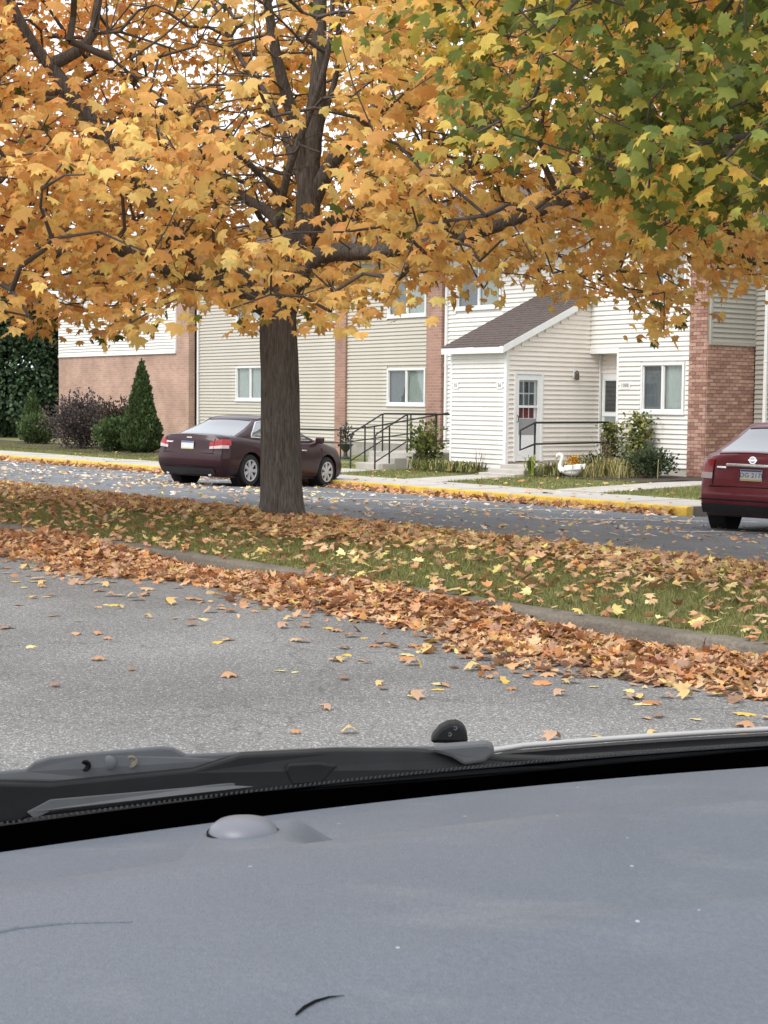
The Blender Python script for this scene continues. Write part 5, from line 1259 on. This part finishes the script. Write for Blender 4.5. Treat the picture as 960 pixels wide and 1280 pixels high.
for k, (p, q, h, lab) in enumerate(((-10.25, 14.0, .62, 'straw coloured ornamental grass clump under the climbers'), (-9.85, 13.75, .5, 'drooping straw grass clump before the low dark shrub'), (-10.6, 14.35, .5, 'straw grass clump between swan and climbers'))):
    tuft('ornamental_grass', lab, p, q, 260, h * .78, .75, ST, [4, 4, 3, 2], .016)
for k, (p, q) in enumerate(((-13.9, 12.75), (-14.3, 12.7), (-13.45, 12.8), (-14.75, 12.75), (-15.1, 12.8))):
    tuft('lily_tuft', 'low yellow green lily tuft in the bed before the porch wall', p, q, 130, .24, .5, [(.20,.22,.07), (.30,.28,.09), (.12,.14,.05), (.36,.30,.14)], [4, 3, 3, 2], .03)
for k, (p, q) in enumerate(((-11.1, 13.6), (-11.15, 13.2), (-10.95, 14.0))):
    tuft('lily_tuft', 'dry strappy lily tuft between the porch rail and the swan', p, q, 100, .32, .4, ST + [(.15,.2,.06)], [3, 3, 3, 2, 2], .028)
tuft('corn_plant', 'tall yellow green sapling beside the looped rail end', -11.22, 12.7, 26, .5, .14, [(.30,.33,.08), (.22,.26,.07)], [1, 1], .05)
tuft('dry_weed', 'thin brown flower stalks rising by the porch rail', -11.2, 15.0, 36, 1.15, .2, [(.22,.14,.11), (.16,.10,.08)], [1, 1], .012)
tuft('dry_weed', 'single dark stalk standing before the white porch wall', -13.3, 12.9, 8, .75, .05, [(.12,.09,.08)], [1], .014)
# white swan planter with orange flowers
sw_ = empty('swan_planter', F(-10.5, 13.22, -.155), ROT + R(200)); tag(sw_, 'white swan planter ornament holding orange flowers on the lawn edge', 'ornament')
mSW = mat('white_resin', (.80,.80,.79), .45, .06, 8)
mb = MB(); n_u, n_v = 22, 12
def swb(a, b):
    t = a; x = -.27 + .52 * t; r = .125 * math.sin(math.pi * min(1, max(0, t * .88 + .07))) ** .7 * (1 if t < .85 else 1); zc = .12 + .09 * max(0, .22 - t) * 4 + .02 * t; an = 2 * math.pi * b
    return (x, r * math.cos(an) * .95, zc + r * math.sin(an) * .92)
mb.grid(swb, lin(0, 1, n_u), lin(0, 1, n_v + 1))
mb.tube([(.20, 0, .13), (.265, 0, .19), (.27, 0, .27), (.235, 0, .35), (.215, 0, .42), (.24, 0, .475), (.285, 0, .49), (.325, 0, .47), (.345, 0, .43)], (.075, .06, .045, .04, .038, .040, .045, .046, .028), 12)
mb.build('body', mSW, sw_, 60)
mb = MB(); mb.tube([(.335, 0, .44), (.355, 0, .40), (.362, 0, .375)], (.024, .018, .006), 8); mb.build('beak', mat('orange_beak', (.55,.20,.03), .5), sw_, 50)
for s in (-1, 1):
    mb = MB(); mb.grid(lambda a, b: (-.30 + .42 * a, s * (.112 + .018 * math.sin(math.pi * a)), .12 + .13 * b + .05 * (1 - a)), lin(0, 1, 9), lin(0, 1, 5)); mo = mb.build('wing', mSW, sw_, 60); so_ = mo.modifiers.new('thick', 'SOLIDIFY'); so_.thickness = .014
fl = empty('flower_clump', F(-10.46, 13.26, .06)); tag(fl, 'orange flower clump growing out of the swan planter', 'flowers')
vv, ff, nv = scatter(T_O, np.stack([rng.normal(0, .07, 260), rng.normal(0, .06, 260), rng.uniform(.0, .24, 260)], 1), norm(rng.normal(0, 1, (260, 3)) + [0, 0, .6]), norm(rng.normal(0, 1, (260, 3))), np.full(260, .05))
tri_mesh('blossoms', vv, ff, np.repeat(sample_tints(260, [(.75,.32,.04), (.80,.45,.05), (.12,.16,.04)], [4, 2, 2]), nv, 0), mBUSH, fl)['kind'] = 'stuff'
mb = MB(); mb.tube([(0, 0, -.03), (0, 0, .14)], .02, 6); mb.build('stem', mTWIG, fl)
# dark urn planter by the ramp
ur = empty('urn_planter', F(-21.3, 14.9, -.15), ROT); tag(ur, 'dark urn planter standing at the foot of the ramp rail', 'planter')
mUR = mat('dark_glaze', (.05,.055,.06), .5, .2, 8)
mb = MB(); mb.lathe([(.14, 0), (.15, .04), (.06, .09), (.05, .2), (.12, .28), (.2, .38), (.23, .42), (.20, .42), (.18, .38)], (0, 0, 0), 'z', 18); mb.build('bowl', mUR, ur, 40)
mb = MB(); mb.tube([(.02, 0, .38), (.0, 0, .72), (.02, 0, .95)], (.03, .02, .015), 6); mb.build('stem', mTWIG, ur)
vv, ff, nv = scatter(T_O, np.stack([rng.normal(0, .09, 90), rng.normal(0, .09, 90), rng.uniform(.4, .98, 90)], 1), norm(rng.normal(0, 1, (90, 3))), norm(rng.normal(0, 1, (90, 3))), np.full(90, .09))
tri_mesh('foliage', vv, ff, np.repeat(sample_tints(90, [(.05,.06,.04), (.3,.3,.28), (.09,.08,.06)], [4, 1, 2]), nv, 0), mBUSH, ur)['kind'] = 'stuff'
# ================================================================== the car the view is taken from
mDASH = None
def dashmat():
    m, t, b, o = nodes('dusty_dash_vinyl')
    tc = N(t, 'ShaderNodeTexCoord'); P = tc.outputs['Object']
    n1 = N(t, 'ShaderNodeTexNoise', Scale=5.0, Detail=6.0, Roughness=.6); t.links.new(P, n1.inputs['Vector'])
    r1 = ramp(t, [(.3, (.094,.105,.126)), (.7, (.113,.125,.147))]); t.links.new(n1.outputs[0], r1.inputs[0])
    mp = N(t, 'ShaderNodeMapping'); mp.inputs['Scale'].default_value = (7, 22, 7); mp.inputs['Rotation'].default_value = (0, 0, R(25)); t.links.new(P, mp.inputs[0])
    n2 = N(t, 'ShaderNodeTexNoise', Scale=1.0, Detail=5.0, Roughness=.7); t.links.new(mp.outputs[0], n2.inputs['Vector'])
    r2 = ramp(t, [(.54, (0,)*3), (.8, (.55,)*3)]); t.links.new(n2.outputs[0], r2.inputs[0])
    mx = N(t, 'ShaderNodeMix', data_type='RGBA'); t.links.new(r2.outputs[0], mx.inputs[0]); t.links.new(r1.outputs[0], mx.inputs[6]); mx.inputs[7].default_value = (.17,.175,.18,1)
    vo = N(t, 'ShaderNodeTexVoronoi', Scale=75.0); t.links.new(P, vo.inputs['Vector']); wn = N(t, 'ShaderNodeTexWhiteNoise'); t.links.new(vo.outputs['Position'], wn.inputs['Vector'])
    m1 = N(t, 'ShaderNodeMath', operation='LESS_THAN'); m1.inputs[1].default_value = .075; t.links.new(vo.outputs['Distance'], m1.inputs[0])
    m2 = N(t, 'ShaderNodeMath', operation='GREATER_THAN'); m2.inputs[1].default_value = .85; t.links.new(wn.outputs[0], m2.inputs[0])
    m3 = N(t, 'ShaderNodeMath', operation='MULTIPLY'); t.links.new(m1.outputs[0], m3.inputs[0]); t.links.new(m2.outputs[0], m3.inputs[1])
    m4 = N(t, 'ShaderNodeMath', operation='MULTIPLY'); t.links.new(m3.outputs[0], m4.inputs[0]); m4.inputs[1].default_value = .45
    mx2 = N(t, 'ShaderNodeMix', data_type='RGBA'); t.links.new(m4.outputs[0], mx2.inputs[0]); t.links.new(mx.outputs[2], mx2.inputs[6]); mx2.inputs[7].default_value = (.6,.6,.6,1)
    nf = N(t, 'ShaderNodeTexNoise', Scale=420.0, Detail=3.0, Roughness=.8); t.links.new(P, nf.inputs['Vector']); rf = ramp(t, [(.3, (.86,)*3), (.7, (1.15,)*3)]); t.links.new(nf.outputs[0], rf.inputs[0])
    mf = N(t, 'ShaderNodeMix', data_type='RGBA', blend_type='MULTIPLY'); mf.inputs[0].default_value = 1; t.links.new(mx2.outputs[2], mf.inputs[6]); t.links.new(rf.outputs[0], mf.inputs[7])
    t.links.new(mf.outputs[2], b.inputs['Base Color']); b.inputs['Roughness'].default_value = .5; b.inputs['Specular IOR Level'].default_value = .45
    n3 = N(t, 'ShaderNodeTexNoise', Scale=900.0, Detail=2.0); t.links.new(P, n3.inputs['Vector'])
    bp_ = N(t, 'ShaderNodeBump', Strength=.45, Distance=.001); t.links.new(n3.outputs[0], bp_.inputs['Height']); t.links.new(bp_.outputs[0], b.inputs['Normal'])
    return m
mDASH = dashmat()
mWIP = mat('wiper_black', (.012,.0125,.0135), .55, .2, 30, spec=.25)
mWIP2 = mat('wiper_arm_paint', (.085,.088,.092), .6, .12, 25)
mFRIT = mat('black_frit', (.004,.004,.005), .6, .2, 10, spec=.08)
mHOODE = mat('silver_edge', (.42,.41,.40), .45, .1, 8, metal=.3)
mGAP = mat('fringe_gaps', (.65,.65,.62), .6, .1, 20)  # light showing between the fringe's dots, put into a pale colour

ego = empty('own_car', (0, .7, 0), 0); tag(ego, 'dusty grey dashboard and black wiper of the car the view is taken from', 'car')
EO = (0, .7, 0)
def cw(x): return .5 * x - .33 * x * x                      # the bow of the windscreen base
DW = [.18, .30, .40, .50, .60, .70, .75, .785, .81, .828, .85, .88, .95, 1.0, 1.03]
DZ = [1.10, 1.145, 1.178, 1.201, 1.218, 1.2285, 1.2312, 1.2315, 1.2285, 1.2180, 1.2050, 1.2012, 1.1975, 1.1930, 1.1895]
def dash(x, w):
    y = w + cw(x); z = float(np.interp(w, DW, DZ))
    z -= .0035 * (1 - sstep(.612, .638, w)) * sstep(-.09, .06, x)          # raised edge of the airbag cover
    z += .0016 * math.exp(-((w - .645) / .012) ** 2) * sstep(-.05, .1, x)
    z -= .05 * sstep(.45, .85, abs(x)); return (x, y, z)
mb = MB(); mb.grid(dash, lin(-.78, .78, 79), sorted(set(DW + lin(.2, 1.02, 60) + lin(.795, .875, 21) + lin(.60, .68, 21)))); 
mb.grid(lambda x, k: (x, (1.03 + cw(x)) + .0, float(np.interp(1.03, DW, DZ)) - .05 * sstep(.45, .85, abs(x)) - .06 * k), lin(-.78, .78, 79), [0, 1])
ds_ = mb.build('dashboard', mDASH, ego, 60, EO)
# sensor pod and dome
def podtop(w): return 1.2178 + (.905 - w) / .095 * .0105
def podpt(x, w):
    q = dash(x, w); s = sstep(-.101, -.096, x) * (1 - sstep(-.052, -.018, x)) * (1 - sstep(.905, .918, w))
    return (q[0], q[1], q[2] - .0006 + max(0.0, podtop(w) - q[2] + .0006) * s)
mb = MB(); mb.grid(podpt, lin(-.104, -.012, 60), lin(.806, .922, 40)); pod = mb.build('sensor_pod', mDASH, ds_, 50, EO)
vb = MB(); vq = [(-.1135, .835), (-.0985, .835), (-.0975, .900), (-.1125, .892)]
vb.prism([(dash(a, b)[0], dash(a, b)[1], dash(a, b)[2] + .0012) for a, b in vq], (0, 0, -.004)); vb.build('recess_patch', mat('recess_shade', (.022,.022,.028), .8, .1, 20, spec=.1), ds_, None, EO)  # flat dark piece; the shade of a recess put into its colour
q = dash(-.073, .874)
mb = MB(); mb.lathe([(.0185, -.002), (.0185, .0004), (.0172, .0032), (.0135, .0060), (.008, .0074), (.001, .0079)], (q[0], q[1], podtop(.874) + .0004), 'z', 28); mb.build('sensor_dome', mat('dome_plastic', (.13,.135,.155), .4, .06, 20), ds_, 60, EO)
mb = MB(); mb.lathe([(.0196, -.002), (.0196, .0004), (.0180, .0008)], (q[0], q[1], podtop(.874) + .0002), 'z', 28); mb.build('dome_ring', mFRIT, ds_, 60, EO)
# moulded seams in the dash top
mb = MB(); mb.tube([(a, b + .0, dash(a, b - cw(a))[2] + .0006) for a, b in ((-.0315, .592), (-.0285, .5985), (-.0245, .604), (-.0195, .608), (-.0135, .6105))], (.0004, .0007, .0006, .0004, .0001), 5); mb.build('seam', mFRIT, ds_, None, EO)
mb = MB(); mb.tube([(a, b, dash(a, b - cw(a))[2] + .0001) for a, b in ((-.165, .640), (-.150, .652), (-.130, .660), (-.105, .664))], .0008, 5); mb.build('seam', mDASH, ds_, None, EO)
# windscreen base: black frit, dotted fringe, cowl and bonnet edge
GS = .577
def gz(w): return 1.187 + (1.09 - w) * GS
def glassp(x, w, dz=0): return (x, w + cw(x), gz(w) + dz)
mb = MB(); mb.grid(lambda x, w: glassp(x, w), lin(-.75, .75, 41), lin(1.079, 1.26, 6)); fo = mb.build('frit_band', mFRIT, ego, 60, EO)
mb = MB(); x = -.42
while x < .52:
    a, b = glassp(x, 1.078), glassp(x, 1.0725); mb.add([(a[0] - .0008, a[1], a[2] + .0003), (a[0] + .0008, a[1], a[2] + .0003), (b[0] + .0018, b[1], b[2] + .0003), (b[0] + .0002, b[1], b[2] + .0003)], [(0, 1, 2, 3)])
    x += .0031
d_ = mb.build('fringe_gaps', mGAP, fo, None, EO); d_['kind'] = 'stuff'
mb = MB(); mb.grid(lambda x, k: (x, 1.02 + cw(x) + .25 * k, 1.12 - .02 * k), lin(-.78, .78, 31), [0, 1]); mb.build('cowl', mFRIT, ego, None, EO)
mb = MB(); mb.grid(lambda x, k: (x, 1.13 + cw(x) + .12 * k, 1.150 + .013 * k), lin(-.78, .78, 31), lin(0, 1, 4)); mb.build('cowl_panel', mFRIT, ego, 60, EO)
mb = MB(); mb.tube([(x, 1.25 + cw(x), 1.1685 - .03 * (1 - sstep(-.02, .10, x))) for x in lin(-.78, .78, 41)], .0026, 8); mb.build('bonnet_edge', mHOODE, ego, 60, EO)
mb = MB(); mb.grid(lambda x, k: (x, 1.252 + cw(x) * (1 - .7 * k) + .95 * k, 1.165 - .03 * (1 - sstep(-.02, .10, x)) * (1 - k) - .34 * k - .12 * k * k), lin(-.78, .78, 31), lin(0, 1, 12)); mb.build('bonnet', mHOODE, ego, 60, EO)
# wiper: pressed arm, blade, clip
def sheet(x, y, w):
    """point where the picture line of the arm meets the wiper's upright sheet"""
    t = (x - 480) / 2000; X = 0.0
    for _ in range(30): X = t * (w + cw(X))
    Y = w + cw(X); return Vector((X, Y, CAMZ - (y - (503 + .01 * (x - 480))) / 2000 * Y))
def plate_px(name, pts, w, th, m, parent=None, bev=.0015):
    mb = MB(); mb.prism([tuple(sheet(a, b, w)) for a, b in pts], (0, th, 0)); o = mb.build(name, m, parent or ego, None, EO)
    if bev: bv = o.modifiers.new('edge', 'BEVEL'); bv.width = bev; bv.segments = 2; bv.limit_method = 'ANGLE'
    return o
wip = empty('tmp', (0, 0, 0)); bpy.data.objects.remove(wip)
arm = plate_px('wiper_arm', [(-60, 975), (28, 967), (40, 957), (60, 951), (110, 946), (200, 938), (215, 939), (232, 948), (300, 945), (420, 939), (545, 938), (600, 938), (604, 952), (560, 953), (500, 947), (400, 951), (320, 953), (285, 958), (262, 968), (235, 974), (150, 984), (60, 995), (20, 995), (-60, 990)], 1.094, .004, mWIP2)
for hx, hy, r, m_ in ((105, 962, .0036, mFRIT), (135, 958, .0046, mWIP2), (163, 957, .0042, mKERB)):  # discs standing for the arm's holes; hole depth put into the colour
    p_ = sheet(hx, hy, 1.094); mb = MB(); mb.lathe([(r, .0), (r, -.0012), (r * .8, -.0018), (.0002, -.0018 if m_ is mWIP2 else -.0006)], p_, 'y', 18); mb.build('arm_disc', m_, arm, 40, EO)
blade = plate_px('wiper_blade', [(-60, 984), (60, 986), (240, 968), (300, 949), (420, 943), (520, 943), (600, 950), (700, 953), (1010, 932), (1010, 938), (700, 968), (600, 978), (480, 988), (240, 1006), (30, 1030), (20, 1036), (-60, 1043)], 1.085, .012, mWIP, None, .002)
rub = plate_px('rubber', [(30, 1022), (60, 1006), (240, 990), (360, 976), (370, 984), (240, 999), (60, 1021), (40, 1031)], 1.0835, .0014, mWIP2, blade, .0005)
clip = plate_px('clip', [(358, 968), (362, 960), (400, 958), (425, 962), (405, 985), (368, 988)], 1.080, .005, mWIP, blade, .0015)
cap = plate_px('wiper_clip', [(545, 938), (612, 933), (622, 936), (623, 948), (610, 958), (585, 962), (568, 952), (548, 946)], 1.078, .012, mWIP2, blade, .003)
fin = plate_px('washer_nozzle', [(541, 934), (545, 924), (553, 914), (564, 908), (574, 907), (584, 911), (588, 920), (590, 935)], 1.105, .016, mWIP, None, .003)
for hx, hy in ((566, 922), (573, 914)):
    p_ = sheet(hx, hy, 1.105); mb = MB(); mb.lathe([(.0015, .001), (.0015, -.0005), (.0009, -.0005), (.0007, .0002), (.0001, .0002)], p_, 'y', 14); mb.build('jet', mWIP2, fin, 40, EO)
